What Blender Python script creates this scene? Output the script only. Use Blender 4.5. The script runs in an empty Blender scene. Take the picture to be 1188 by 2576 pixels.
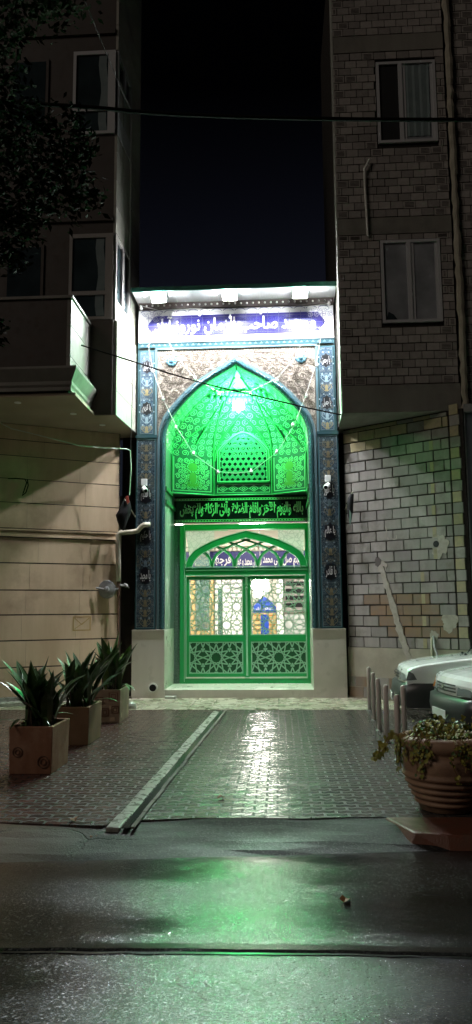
import bpy, math, random
from mathutils import Vector, Matrix
random.seed(11)
rnd = random.random
def ru(a, b): return a + (b - a) * random.random()
scene = bpy.context.scene
COL = scene.collection
PI = math.pi

# ------------------------------------------------------------------ camera
FPX = 1900.0
CAM = Vector((0.85, -15.308, 1.7)); yaw, pitch, roll = .057, .131, -.008
FW = Vector((-math.sin(yaw)*math.cos(pitch), math.cos(yaw)*math.cos(pitch), math.sin(pitch)))
RT = Vector((math.cos(yaw), math.sin(yaw), 0)); UP = RT.cross(FW)
RT, UP = RT*math.cos(roll)+UP*math.sin(roll), -RT*math.sin(roll)+UP*math.cos(roll)
cd = bpy.data.cameras.new('camera'); cam = bpy.data.objects.new('camera', cd); COL.objects.link(cam)
cd.sensor_fit = 'VERTICAL'; cd.sensor_height = 36; cd.lens = FPX/2575.3*36
cd.clip_start = .05; cd.clip_end = 3000
cam.matrix_world = Matrix(((RT.x, UP.x, -FW.x, CAM.x), (RT.y, UP.y, -FW.y, CAM.y), (RT.z, UP.z, -FW.z, CAM.z), (0, 0, 0, 1)))
scene.camera = cam
def at(px, py, ax, v):            # measured photo point -> point on a world plane
    d = FW*FPX + RT*(px-594) + UP*(1287.5-py)
    return CAM + d*((v-CAM[ax])/d[ax])

# ------------------------------------------------------------------ materials
class G:
    def __init__(s, name, base=(.5, .5, .5), rough=.6, metal=0, spec=.5, coat=0):
        s.m = bpy.data.materials.new(name); s.m.use_nodes = True
        s.nt = s.m.node_tree; s.b = s.nt.nodes['Principled BSDF']
        s.set('Base Color', (*base, 1)); s.set('Roughness', rough); s.set('Metallic', metal)
        s.set('Specular IOR Level', spec)
        if coat: s.set('Coat Weight', coat); s.set('Coat Roughness', .05)
        s._c = None
    def set(s, k, v):
        if hasattr(v, 'is_output'): s.nt.links.new(v, s.b.inputs[k])
        else: s.b.inputs[k].default_value = v
    def n(s, t, ins=None, **props):
        nd = s.nt.nodes.new(t)
        for k, v in props.items(): setattr(nd, k, v)
        for k, v in (ins or {}).items():
            if hasattr(v, 'is_output'): s.nt.links.new(v, nd.inputs[k])
            else: nd.inputs[k].default_value = v
        return nd
    def co(s, kind='Object'):
        if s._c is None: s._c = s.n('ShaderNodeTexCoord')
        return s._c.outputs[kind]
    def pos(s): return s.n('ShaderNodeNewGeometry').outputs['Position']
    def mapv(s, v, scale=(1, 1, 1), loc=(0, 0, 0), rot=(0, 0, 0)):
        return s.n('ShaderNodeMapping', {'Vector': v, 'Scale': scale, 'Location': loc, 'Rotation': rot}).outputs[0]
    def noise(s, v, scale=5, detail=4, rough=.55, dist=0):
        return s.n('ShaderNodeTexNoise', {'Vector': v, 'Scale': scale, 'Detail': detail, 'Roughness': rough, 'Distortion': dist}).outputs['Fac']
    def vor(s, v, scale=5, feature='F1', out='Distance', rnd_=1.0):
        return s.n('ShaderNodeTexVoronoi', {'Vector': v, 'Scale': scale, 'Randomness': rnd_}, feature=feature).outputs[out]
    def math(s, op, a, b=0.0, c=0.0, clamp=False):
        return s.n('ShaderNodeMath', {0: a, 1: b, 2: c}, operation=op, use_clamp=clamp).outputs[0]
    def ramp(s, f, stops, interp='LINEAR'):
        nd = s.n('ShaderNodeValToRGB', {'Fac': f}); cr = nd.color_ramp; cr.interpolation = interp
        while len(cr.elements) < len(stops): cr.elements.new(.5)
        for e, (p, c) in zip(cr.elements, stops):
            e.position = p; e.color = (*c, 1) if len(c) == 3 else c
        return nd.outputs['Color']
    def rng(s, f, a, b, c=0., d=1.):
        return s.n('ShaderNodeMapRange', {0: f, 1: a, 2: b, 3: c, 4: d}).outputs[0]
    def mix(s, f, a, b, mode='MIX'):
        nd = s.n('ShaderNodeMix', data_type='RGBA', blend_type=mode)
        for i, v in ((0, f), (6, a), (7, b)):
            if hasattr(v, 'is_output'): s.nt.links.new(v, nd.inputs[i])
            else: nd.inputs[i].default_value = v if i == 0 else ((*v, 1) if len(v) == 3 else v)
        return nd.outputs[2]
    def sep(s, v): return s.n('ShaderNodeSeparateXYZ', {0: v}).outputs
    def comb(s, x, y, z): return s.n('ShaderNodeCombineXYZ', {0: x, 1: y, 2: z}).outputs[0]
    def bump(s, h, strength=.3, dist=.02, prev=None):
        ins = {'Height': h, 'Strength': strength, 'Distance': dist}
        if prev is not None: ins['Normal'] = prev
        o = s.n('ShaderNodeBump', ins).outputs[0]; s.set('Normal', o); return o

def weathered(name, c1, c2, rough=.7, scale=3, bump=.15, spec=.4, c3=None, streak=False):
    g = G(name, c1, rough, spec=spec); p = g.pos()
    if streak: p2 = g.mapv(p, (1, 1, .18))
    else: p2 = p
    f = g.noise(p2, scale, 6, .62)
    col = g.mix(g.rng(f, .32, .68), c1, c2)
    if c3:
        f2 = g.noise(p, scale*.35, 5, .6)
        col = g.mix(g.rng(f2, .52, .7), col, c3)
    g.set('Base Color', col)
    g.set('Roughness', g.rng(g.noise(p, scale*2, 3), .3, .7, rough-.12, min(1, rough+.12)))
    g.bump(g.noise(p, scale*14, 4), bump, .01)
    return g.m
def plain(name, c, rough=.5, metal=0, spec=.5, coat=0): return G(name, c, rough, metal, spec, coat).m
def emis(name, c, st):
    g = G(name, c, .5); g.set('Emission Color', (*c, 1)); g.set('Emission Strength', st); return g.m

MT = {}
# --- ground
def wet_paver():
    g = G('wet_interlocking_paver', (.07, .06, .06), .2); p = g.pos()
    w = g.noise(p, 9, 2)
    px = g.sep(p)
    v = g.comb(px[0], g.math('ADD', px[1], g.math('MULTIPLY', g.math('SINE', g.math('MULTIPLY', px[0], 62.)), .012)), 0)
    br = g.n('ShaderNodeTexBrick', {'Vector': v, 'Color1': (.0, .0, .0, 1), 'Color2': (1, 1, 1, 1), 'Mortar': (.5, .5, .5, 1), 'Scale': 1.0,
             'Mortar Size': .012, 'Mortar Smooth': .4, 'Brick Width': .2, 'Row Height': .1}, offset=.5)
    cell = g.n('ShaderNodeSeparateColor', {0: br.outputs['Color']}).outputs[0]
    col = g.ramp(cell, [(0, (.05, .048, .046)), (.5, (.07, .066, .062)), (1, (.095, .085, .08))])
    big = g.noise(p, .55, 4)
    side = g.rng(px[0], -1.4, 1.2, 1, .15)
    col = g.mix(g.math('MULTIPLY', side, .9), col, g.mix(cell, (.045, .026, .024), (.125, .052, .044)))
    col = g.mix(g.rng(big, .45, .66, 0, .35), col, (.05, .05, .045))
    col = g.mix(br.outputs['Fac'], col, (.028, .026, .024))
    g.set('Base Color', col)
    pud = g.noise(p, 1.1, 5, .6)
    near = g.rng(px[1], -7.5, -3., 1., .55)
    g.set('Roughness', g.math('MULTIPLY', near, g.math('ADD', g.rng(pud, .3, .7, .30, .19), g.math('MULTIPLY', br.outputs['Fac'], .3)))); g.set('Specular IOR Level', .55)
    wn = g.n('ShaderNodeTexWhiteNoise', {'Vector': br.outputs['Color']}).outputs['Color']
    tilt = g.n('ShaderNodeVectorMath', {0: wn, 1: (.5, .5, .5)}, operation='SUBTRACT').outputs[0]
    tilt = g.n('ShaderNodeVectorMath', {0: tilt, 1: (.11, .11, .0)}, operation='MULTIPLY').outputs[0]
    nrm = g.n('ShaderNodeVectorMath', {0: tilt, 1: g.n('ShaderNodeNewGeometry').outputs['Normal']}, operation='ADD').outputs[0]
    nrm = g.n('ShaderNodeVectorMath', {0: nrm}, operation='NORMALIZE').outputs[0]
    hb = g.math('SUBTRACT', g.math('MULTIPLY', cell, .55), br.outputs['Fac'])
    hb = g.math('MULTIPLY', hb, g.rng(pud, .4, .66, 1., .6))
    n1 = g.bump(hb, 1., .007, nrm)
    rip = g.noise(g.mapv(p, (1, 1.7, 1)), 7, 3)
    g.bump(rip, .3, .03, n1)
    return g.m
def wet_asphalt(name, c1, c2, r0=.22, r1=.5, rough_bump=.9, spec=.5):
    g = G(name, c1, .3); p = g.pos()
    f = g.noise(p, 60, 3, .7); b = g.noise(g.mapv(p, (.3, 1.1, 1)), 1.3, 6, .65)
    col = g.mix(g.rng(f, .35, .7), c1, c2)
    col = g.mix(g.rng(b, .42, .68, 0, .6), col, tuple(x*.5 for x in c1))
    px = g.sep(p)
    cs = g.n('ShaderNodeSeparateColor', {0: g.vor(p, 95, 'F1', 'Color')}).outputs[0]
    col = g.mix(g.rng(cs, .75, 1, 0, .6), col, (.10, .097, .09))
    col = g.mix(g.rng(px[0], -.6, -1.5, 0, .8), col, (.13, .072, .042))  # brown towards the left: warm street-lamp light put into the colour
    g.set('Base Color', col)
    g.set('Roughness', g.rng(b, .36, .64, r1, r0)); g.set('Specular IOR Level', spec)
    wp_ = g.n('ShaderNodeVectorMath', {0: p, 1: g.n('ShaderNodeVectorMath', {0: g.n('ShaderNodeTexNoise', {'Vector': p, 'Scale': 3.0, 'Detail': 4}).outputs['Color'], 3: .5}, operation='SCALE').outputs[0]}, operation='ADD').outputs[0]
    crk = g.rng(g.vor(wp_, .8, 'DISTANCE_TO_EDGE'), .004, .012, 1, 0)
    crk = g.math('MULTIPLY', crk, g.rng(g.noise(p, .9, 2), .54, .64, 0, .6))
    pat = g.n('ShaderNodeSeparateColor', {0: g.vor(g.mapv(wp_, (.5, 1.3, 1)), .8, 'F1', 'Color')}).outputs[0]
    col = g.mix(g.rng(pat, .6, .95, 0, .55), col, (.012, .0115, .011)); col = g.mix(crk, col, (.004, .004, .004)); g.set('Base Color', col)
    st = g.vor(p, 95); st2 = g.vor(p, 210)
    h = g.math('ADD', g.math('MULTIPLY', st, .7), g.math('MULTIPLY', st2, .3))
    h = g.math('SUBTRACT', g.math('MULTIPLY', h, g.rng(b, .4, .66, 1.3, .5)), g.math('MULTIPLY', crk, 2.5))
    n1 = g.bump(h, rough_bump, .0033)
    g.bump(g.noise(p, 6, 4), .2, .02, n1)
    return g.m
MT['paver'] = wet_paver()
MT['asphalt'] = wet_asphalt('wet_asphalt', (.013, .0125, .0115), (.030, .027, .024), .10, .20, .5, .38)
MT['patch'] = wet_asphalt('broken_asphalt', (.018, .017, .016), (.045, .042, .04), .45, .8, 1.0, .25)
def wet_tile():
    g = G('wet_beige_floor_tile', (.35, .31, .25), .25); p = g.pos()
    br = g.n('ShaderNodeTexBrick', {'Vector': g.mapv(p, (1, 1, 1)), 'Color1': (.30, .27, .2, 1), 'Color2': (.4, .36, .29, 1), 'Mortar': (.14, .12, .09, 1),
             'Mortar Size': .006, 'Brick Width': .4, 'Row Height': .4, 'Scale': 1.0}, offset=.0)
    col = g.mix(g.rng(g.noise(p, 2.2, 5), .4, .66, 0, .75), br.outputs['Color'], (.15, .13, .09))
    g.set('Base Color', col); g.set('Roughness', g.rng(g.noise(p, 3, 3), .35, .65, .4, .16))
    n = g.bump(br.outputs['Fac'], -.3, .004); g.bump(g.noise(p, 18, 3), .1, .01, n)
    return g.m
MT['ftile'] = wet_tile()
MT['kerbstone'] = weathered('wet_kerb_stone', (.22, .22, .19), (.36, .35, .31), .3, 6, .3, .6)
MT['water'] = plain('gutter_water', (.012, .013, .012), .2, spec=.5)
MT['earth'] = weathered('dark_earth', (.03, .026, .02), (.06, .05, .04), .8, 4)
# --- left building
MT['travertine'] = weathered('beige_travertine', (.52, .385, .25), (.64, .49, .34), .5, 3, .06, .4, (.42, .305, .2), True)
MT['joint'] = plain('dark_joint', (.05, .04, .03), .8)
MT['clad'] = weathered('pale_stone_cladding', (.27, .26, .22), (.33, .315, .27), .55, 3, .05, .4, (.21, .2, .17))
MT['cladbal'] = weathered('dimmed_balcony_stone', (.15, .145, .125), (.19, .182, .16), .6, 3, .08, .4, (.11, .105, .09), True)  # copy of the pale cladding, darkened to tone down the floodlight on it
MT['cladshaded'] = weathered('shaded_stone_cladding', (.034, .025, .020), (.048, .035, .027), .6, 4, .05)  # same stone as the pale cladding, with the fronts' shade put into its colour
MT['soffit'] = weathered('soffit_render', (.26, .21, .15), (.34, .28, .2), .7, 2, .1)
MT['upvc'] = plain('white_window_frame', (.27, .25, .235), .35)
MT['upvcgrey'] = plain('dull_window_frame', (.4, .4, .41), .5)
def glass(name, c, rough=.05):
    g = G(name, c, rough, spec=.7); p = g.pos()
    g.set('Base Color', g.mix(g.rng(g.noise(p, 1.6, 3), .35, .65), c, tuple(x*.6 for x in c))); return g.m
MT['glass'] = glass('dark_window_glass', (.03, .045, .05))
MT['frost'] = glass('milky_window_glass', (.27, .28, .30), .3)
MT['curtain'] = weathered('pale_curtain', (.12, .16, .165), (.17, .21, .21), .8, 6, .1)
MT['black'] = plain('dark_void', (.004, .004, .005), .9)
# --- brick
for i, c in enumerate([(.265, .242, .224), (.30, .275, .252), (.225, .205, .19), (.32, .292, .27)]):
    MT['clay%d' % i] = weathered('clay_block_shade', c, tuple(x*.82 for x in c), .85, 9, .35, .25)
for i, c in enumerate([(.25, .232, .212), (.275, .256, .235), (.225, .21, .195)]):
    MT['blk%d' % i] = weathered('grey_block_shade', c, tuple(x*.8 for x in c), .85, 8, .45, .25, (.155, .14, .12), True)
MT['rust'] = weathered('orange_stained_block', (.205, .13, .075), (.17, .14, .115), .85, 3.5, .35, .25)
MT['yel'] = weathered('yellow_brick', (.33, .28, .16), (.25, .22, .15), .85, 8, .3, .25)
MT['hollow'] = plain('hollow_block_end', (.06, .05, .045), .9)
MT['mortar'] = weathered('mortar', (.035, .03, .026), (.022, .02, .017), .95, 12, .5, .2)
MT['concrete'] = weathered('stained_concrete', (.2, .19, .165), (.15, .14, .12), .8, 2.5, .25, .3, (.1, .1, .09), True)
MT['plaster'] = weathered('pale_plaster', (.34, .31, .265), (.25, .225, .19), .9, 10, .6)
MT['render'] = weathered('cement_render', (.33, .3, .235), (.24, .22, .175), .85, 3, .3, .3)
MT['bluegrey'] = weathered('blue_grey_metal_sheet', (.12, .135, .15), (.095, .105, .12), .5, 2, .05)
MT['side'] = weathered('pale_side_plaster', (.34, .34, .31), (.27, .275, .24), .8, 3, .2, .3)
# --- portal
MT['marble'] = weathered('base_marble', (.50, .475, .41), (.58, .55, .48), .35, 2.2, .03, .5, (.42, .40, .34), True)
MT['whitemarble'] = weathered('white_glazed_reveal', (.42, .44, .41), (.5, .51, .48), .16, 2, .03, .6)
def tile_mat(name, bg, line, warm, scale=1., gloss=.22, grout=.205, hot=None):
    """mirror-symmetric floral tile: x is folded about the object's own axis"""
    g = G(name, bg, gloss, spec=.6); o = g.sep(g.co())
    ax = g.math('ABSOLUTE', o[0]); z = o[2]
    v = g.comb(ax, 0, z)
    wv = g.n('ShaderNodeTexNoise', {'Vector': v, 'Scale': 5*scale, 'Detail': 2}).outputs['Color']
    v2 = g.n('ShaderNodeVectorMath', {0: v, 1: g.n('ShaderNodeVectorMath', {0: wv, 3: .10/scale}, operation='SCALE').outputs[0]}, operation='ADD').outputs[0]
    d = g.vor(v2, 15*scale); e = g.vor(v2, 15*scale, 'DISTANCE_TO_EDGE'); d2 = g.vor(v2, 34*scale)
    ring = g.math('ABSOLUTE', g.math('SUBTRACT', d, .34))
    r1 = g.rng(ring, .03, .09, 1, 0); r2 = g.rng(d, .10, .17, 1, 0); r3 = g.rng(e, .02, .05, 1, 0)
    r4 = g.rng(d2, .12, .22, .55, 0)
    hue = g.noise(g.comb(0, 0, z), 3.1, 1)
    lcol = g.mix(g.rng(hue, .42, .6), line, warm)
    col = g.mix(g.math('MULTIPLY', r1, .8), bg, lcol)
    col = g.mix(g.math('MULTIPLY', r2, .9), col, line if hot is None else hot)
    col = g.mix(g.math('MULTIPLY', r3, .55), col, lcol)
    col = g.mix(r4, col, lcol)
    gz = g.math('ABSOLUTE', g.math('SUBTRACT', g.math('FRACT', g.math('DIVIDE', z, grout)), .5))
    gr = g.rng(gz, .484, .494, 0, 1)
    gr = g.math('MULTIPLY', gr, g.rng(g.noise(g.co(), 4.3, 2), .44, .6, .0, .6))
    col = g.mix(gr, col, (.45, .5, .48))
    g.set('Base Color', col)
    g.bump(gr, -.2, .003)
    return g.m
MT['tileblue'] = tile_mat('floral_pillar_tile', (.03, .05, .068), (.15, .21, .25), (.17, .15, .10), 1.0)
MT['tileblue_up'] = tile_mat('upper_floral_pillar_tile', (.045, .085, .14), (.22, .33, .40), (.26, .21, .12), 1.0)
MT['tealframe'] = plain('teal_glazed_frame', (.035, .085, .10), .2, spec=.6)
MT['teallight'] = plain('pale_teal_glazed_band', (.13, .21, .24), .22, spec=.6)
MT['rope'] = plain('teal_glazed_rope', (.03, .085, .10), .18, spec=.7)
def spandrel():
    g = G('tan_arabesque_relief', (.4, .33, .27), .6); o = g.sep(g.co()); v = g.comb(g.math('ABSOLUTE', o[0]), 0, o[2])
    wv = g.n('ShaderNodeTexNoise', {'Vector': v, 'Scale': 4, 'Detail': 2}).outputs['Color']
    v2 = g.n('ShaderNodeVectorMath', {0: v, 1: g.n('ShaderNodeVectorMath', {0: wv, 3: .35}, operation='SCALE').outputs[0]}, operation='ADD').outputs[0]
    wave = g.n('ShaderNodeTexNoise', {'Vector': v2, 'Scale': 8.5, 'Detail': 1.5}).outputs['Fac']
    band = g.math('ABSOLUTE', g.math('SUBTRACT', g.math('FRACT', g.math('MULTIPLY', wave, 7)), .5))
    l = g.rng(band, .12, .26, 1, 0)
    col = g.mix(l, (.33, .28, .235), (.17, .14, .11))
    g.set('Base Color', col); g.bump(l, -.4, .01); return g.m
MT['spandrel'] = spandrel()
def niche_tile(name, bg, cyan):
    g = G(name, bg, .3, spec=.5); p = g.pos()
    d = g.vor(p, 19); e = g.vor(p, 21, 'DISTANCE_TO_EDGE')
    col = g.mix(g.rng(d, .1, .45, .8, 0), bg, cyan)
    col = g.mix(g.rng(e, .02, .07, .55, 0), col, tuple(x*.35 for x in bg))
    g.set('Base Color', col); return g.m
MT['niche'] = niche_tile('niche_arabesque_tile', (.058, .09, .08), (.055, .14, .14))
MT['nichedark'] = niche_tile('vault_reveal_tile', (.085, .125, .105), (.14, .18, .155))
MT['scroll'] = plain('pale_scroll_glaze', (.58, .64, .50), .3)
MT['scrollgold'] = plain('golden_scroll_glaze', (.22, .25, .07), .3)
MT['rib'] = plain('green_niche_rib', (.04, .16, .065), .35)
MT['riblight'] = plain('pale_niche_rib_edge', (.2, .36, .23), .35)
MT['bandblack'] = plain('black_inscription_tile', (.008, .012, .012), .25)
MT['bandtext'] = plain('pale_green_lettering', (.42, .62, .36), .35)
MT['bandborder'] = tile_mat('inscription_border_tile', (.05, .16, .08), (.3, .5, .3), (.4, .5, .2), 1.6)
MT['gategreen'] = plain('green_gate_paint', (.014, .29, .08), .3, spec=.5)
MT['gatelight'] = plain('pale_green_trim', (.30, .52, .36), .35)
MT['gatedark'] = plain('dark_green_backing', (.005, .07, .022), .45)
def pane_pattern():
    g = G('frosted_patterned_pane', (.4, .5, .42), .3); p = g.pos()
    e = g.vor(p, 10, 'DISTANCE_TO_EDGE'); g.set('Base Color', g.mix(g.rng(e, .03, .08, .7, 0), (.5, .6, .5), (.22, .36, .26)))
    g.set('Transmission Weight', .8); g.set('Roughness', .7); return g.m
MT['cornerpane'] = pane_pattern()
MT['signblue'] = plain('cobalt_sign_tile', (.022, .016, .17), .35)
MT['signwhite'] = tile_mat('white_floral_sign_tile', (.74, .72, .70), (.62, .62, .66), (.70, .66, .6), 1.2)
MT['white'] = plain('white_glaze', (.8, .8, .78), .35)
MT['dentil'] = plain('brown_dentil', (.075, .055, .05), .7)
MT['soffitwhite'] = plain('white_soffit_panel', (.85, .85, .86), .5)
MT['canopygreen'] = plain('green_canopy_edge', (.015, .10, .07), .5)
MT['inkblack'] = plain('black_medallion', (.008, .008, .012), .3)
MT['letter'] = plain('white_lettering', (.62, .60, .60), .4)
# --- hall
MT['hallwall'] = plain('hall_white_wall', (.66, .62, .54), .6)
MT['hallceil'] = plain('hall_ceiling', (.7, .7, .66), .6)
MT['hallfloor'] = plain('hall_floor', (.3, .32, .28), .3)
MT['hallbrick'] = plain('hall_yellow_brick', (.5, .36, .16), .7)
MT['halltile'] = tile_mat('hall_column_tile', (.04, .12, .13), (.35, .45, .35), (.4, .3, .12), 1.1)
MT['navy'] = plain('navy_inscription_tile', (.02, .02, .12), .35)
MT['blue'] = plain('cobalt_mihrab_tile', (.02, .07, .42), .35)
MT['halllight'] = emis('hall_lamp_glow', (1, .96, .88), 100)
MT['hallpanel'] = emis('hall_ceiling_panel_glow', (1, .95, .87), 22)
# --- misc
MT['cable'] = plain('black_cable', (.004, .004, .004), .95, spec=.1)
MT['wire'] = plain('grey_wire', (.10, .10, .095), .6)
MT['whitewire'] = plain('white_wire', (.6, .6, .55), .5)
MT['bulb'] = plain('white_bulb', (.8, .78, .76), .3)
MT['pipe'] = plain('cream_pipe_paint', (.56, .5, .4), .4)
MT['rustpipe'] = weathered('rusty_pipe', (.16, .08, .05), (.1, .06, .04), .8, 20)
MT['steel'] = weathered('dull_grey_metal', (.3, .3, .29), (.2, .2, .2), .4, 12, .1)
MT['galv'] = plain('pinkish_bollard_paint', (.72, .62, .58), .3, .1)
MT['camwhite'] = plain('white_plastic', (.75, .75, .75), .35)
MT['flag'] = plain('black_flag_cloth', (.010, .010, .012), .85)
MT['flagred'] = plain('red_flag_binding', (.4, .05, .03), .8)
MT['flaggreen'] = plain('pale_green_flag_cloth', (.2, .32, .27), .8)
MT['flood'] = emis('floodlight_lens', (.93, .97, 1.0), 3500)
MT['floodfront'] = emis('floodlight_front_glow', (.93, .97, 1.0), 380)
MT['lamp'] = emis('green_lamp_glow', (.16, 1, .34), 260)
MT['housing'] = plain('grey_lamp_housing', (.2, .2, .2), .5)
MT['terracotta'] = weathered('stained_terracotta', (.20, .085, .045), (.30, .155, .09), .75, 7, .4, .3, (.34, .2, .13), True)
MT['brownpot'] = weathered('brown_concrete_pot', (.17, .105, .055), (.22, .14, .08), .75, 5, .3, .3)
MT['patchpot'] = weathered('cracked_stone_pot', (.20, .15, .10), (.30, .23, .16), .75, 6, .4, .3)
MT['reliefline'] = plain('relief_groove', (.13, .07, .045), .9)
MT['reliefpale'] = plain('relief_pale_stone', (.4, .3, .2), .85)
MT['soil'] = plain('dark_soil', (.018, .013, .01), .9)
MT['urn'] = weathered('brown_clay_urn', (.27, .16, .10), (.34, .22, .14), .6, 6, .35, .4, (.19, .11, .075))
MT['redpaint'] = weathered('red_painted_kerb', (.16, .05, .028), (.12, .058, .035), .5, 5, .4, .5, (.075, .05, .038))
def leafmat(name, c, c2, rough=.35):
    g = G(name, c, rough, spec=.5 if rough < .9 else .08); p = g.pos(); g.set('Base Color', g.mix(g.rng(g.noise(p, 9, 3), .35, .65), c, c2))
    g.set('Subsurface Weight', 0); return g.m
MT['strap'] = leafmat('strap_leaf', (.03, .07, .022), (.055, .10, .03))
MT['strapyoung'] = leafmat('young_strap_leaf', (.09, .17, .04), (.13, .2, .05))
MT['stem'] = leafmat('dark_stem', (.04, .03, .02), (.06, .045, .03))
MT['ivy'] = leafmat('yellow_green_creeper', (.34, .30, .05), (.20, .22, .045), .6)
MT['ivydark'] = leafmat('green_creeper', (.06, .11, .035), (.09, .14, .04), .5)
MT['ivystem'] = leafmat('dry_creeper_stem', (.2, .12, .04), (.26, .17, .05), .8)
MT['treeleaf'] = leafmat('street_tree_leaf', (.009, .013, .006), (.018, .023, .011), .95)
MT['bark'] = weathered('tree_bark', (.07, .05, .035), (.04, .03, .022), .9, 12, .6)
MT['dryleaf'] = plain('dry_fallen_leaf', (.22, .08, .025), .6)
MT['carwhite'] = plain('wet_white_car_paint', (.86, .87, .87), .22, spec=.5, coat=.8)
MT['carplastic'] = plain('dark_bumper_plastic', (.03, .034, .034), .35)
MT['carblack'] = plain('black_trim', (.008, .008, .009), .5)
MT['tyre'] = plain('tyre_rubber', (.012, .012, .012), .85)
MT['rim'] = plain('wheel_rim', (.3, .3, .3), .35, .6)
MT['carglass'] = plain('car_window_glass', (.02, .03, .03), .05, spec=.8)
MT['headglass'] = plain('headlamp_glass', (.22, .25, .25), .12, .4)
MT['redamber'] = plain('amber_lens', (.4, .15, .04), .2)
MT['chrome'] = plain('dull_chrome', (.5, .52, .52), .2, .9)
MT['plate'] = plain('white_number_plate', (.6, .6, .58), .4)

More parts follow.
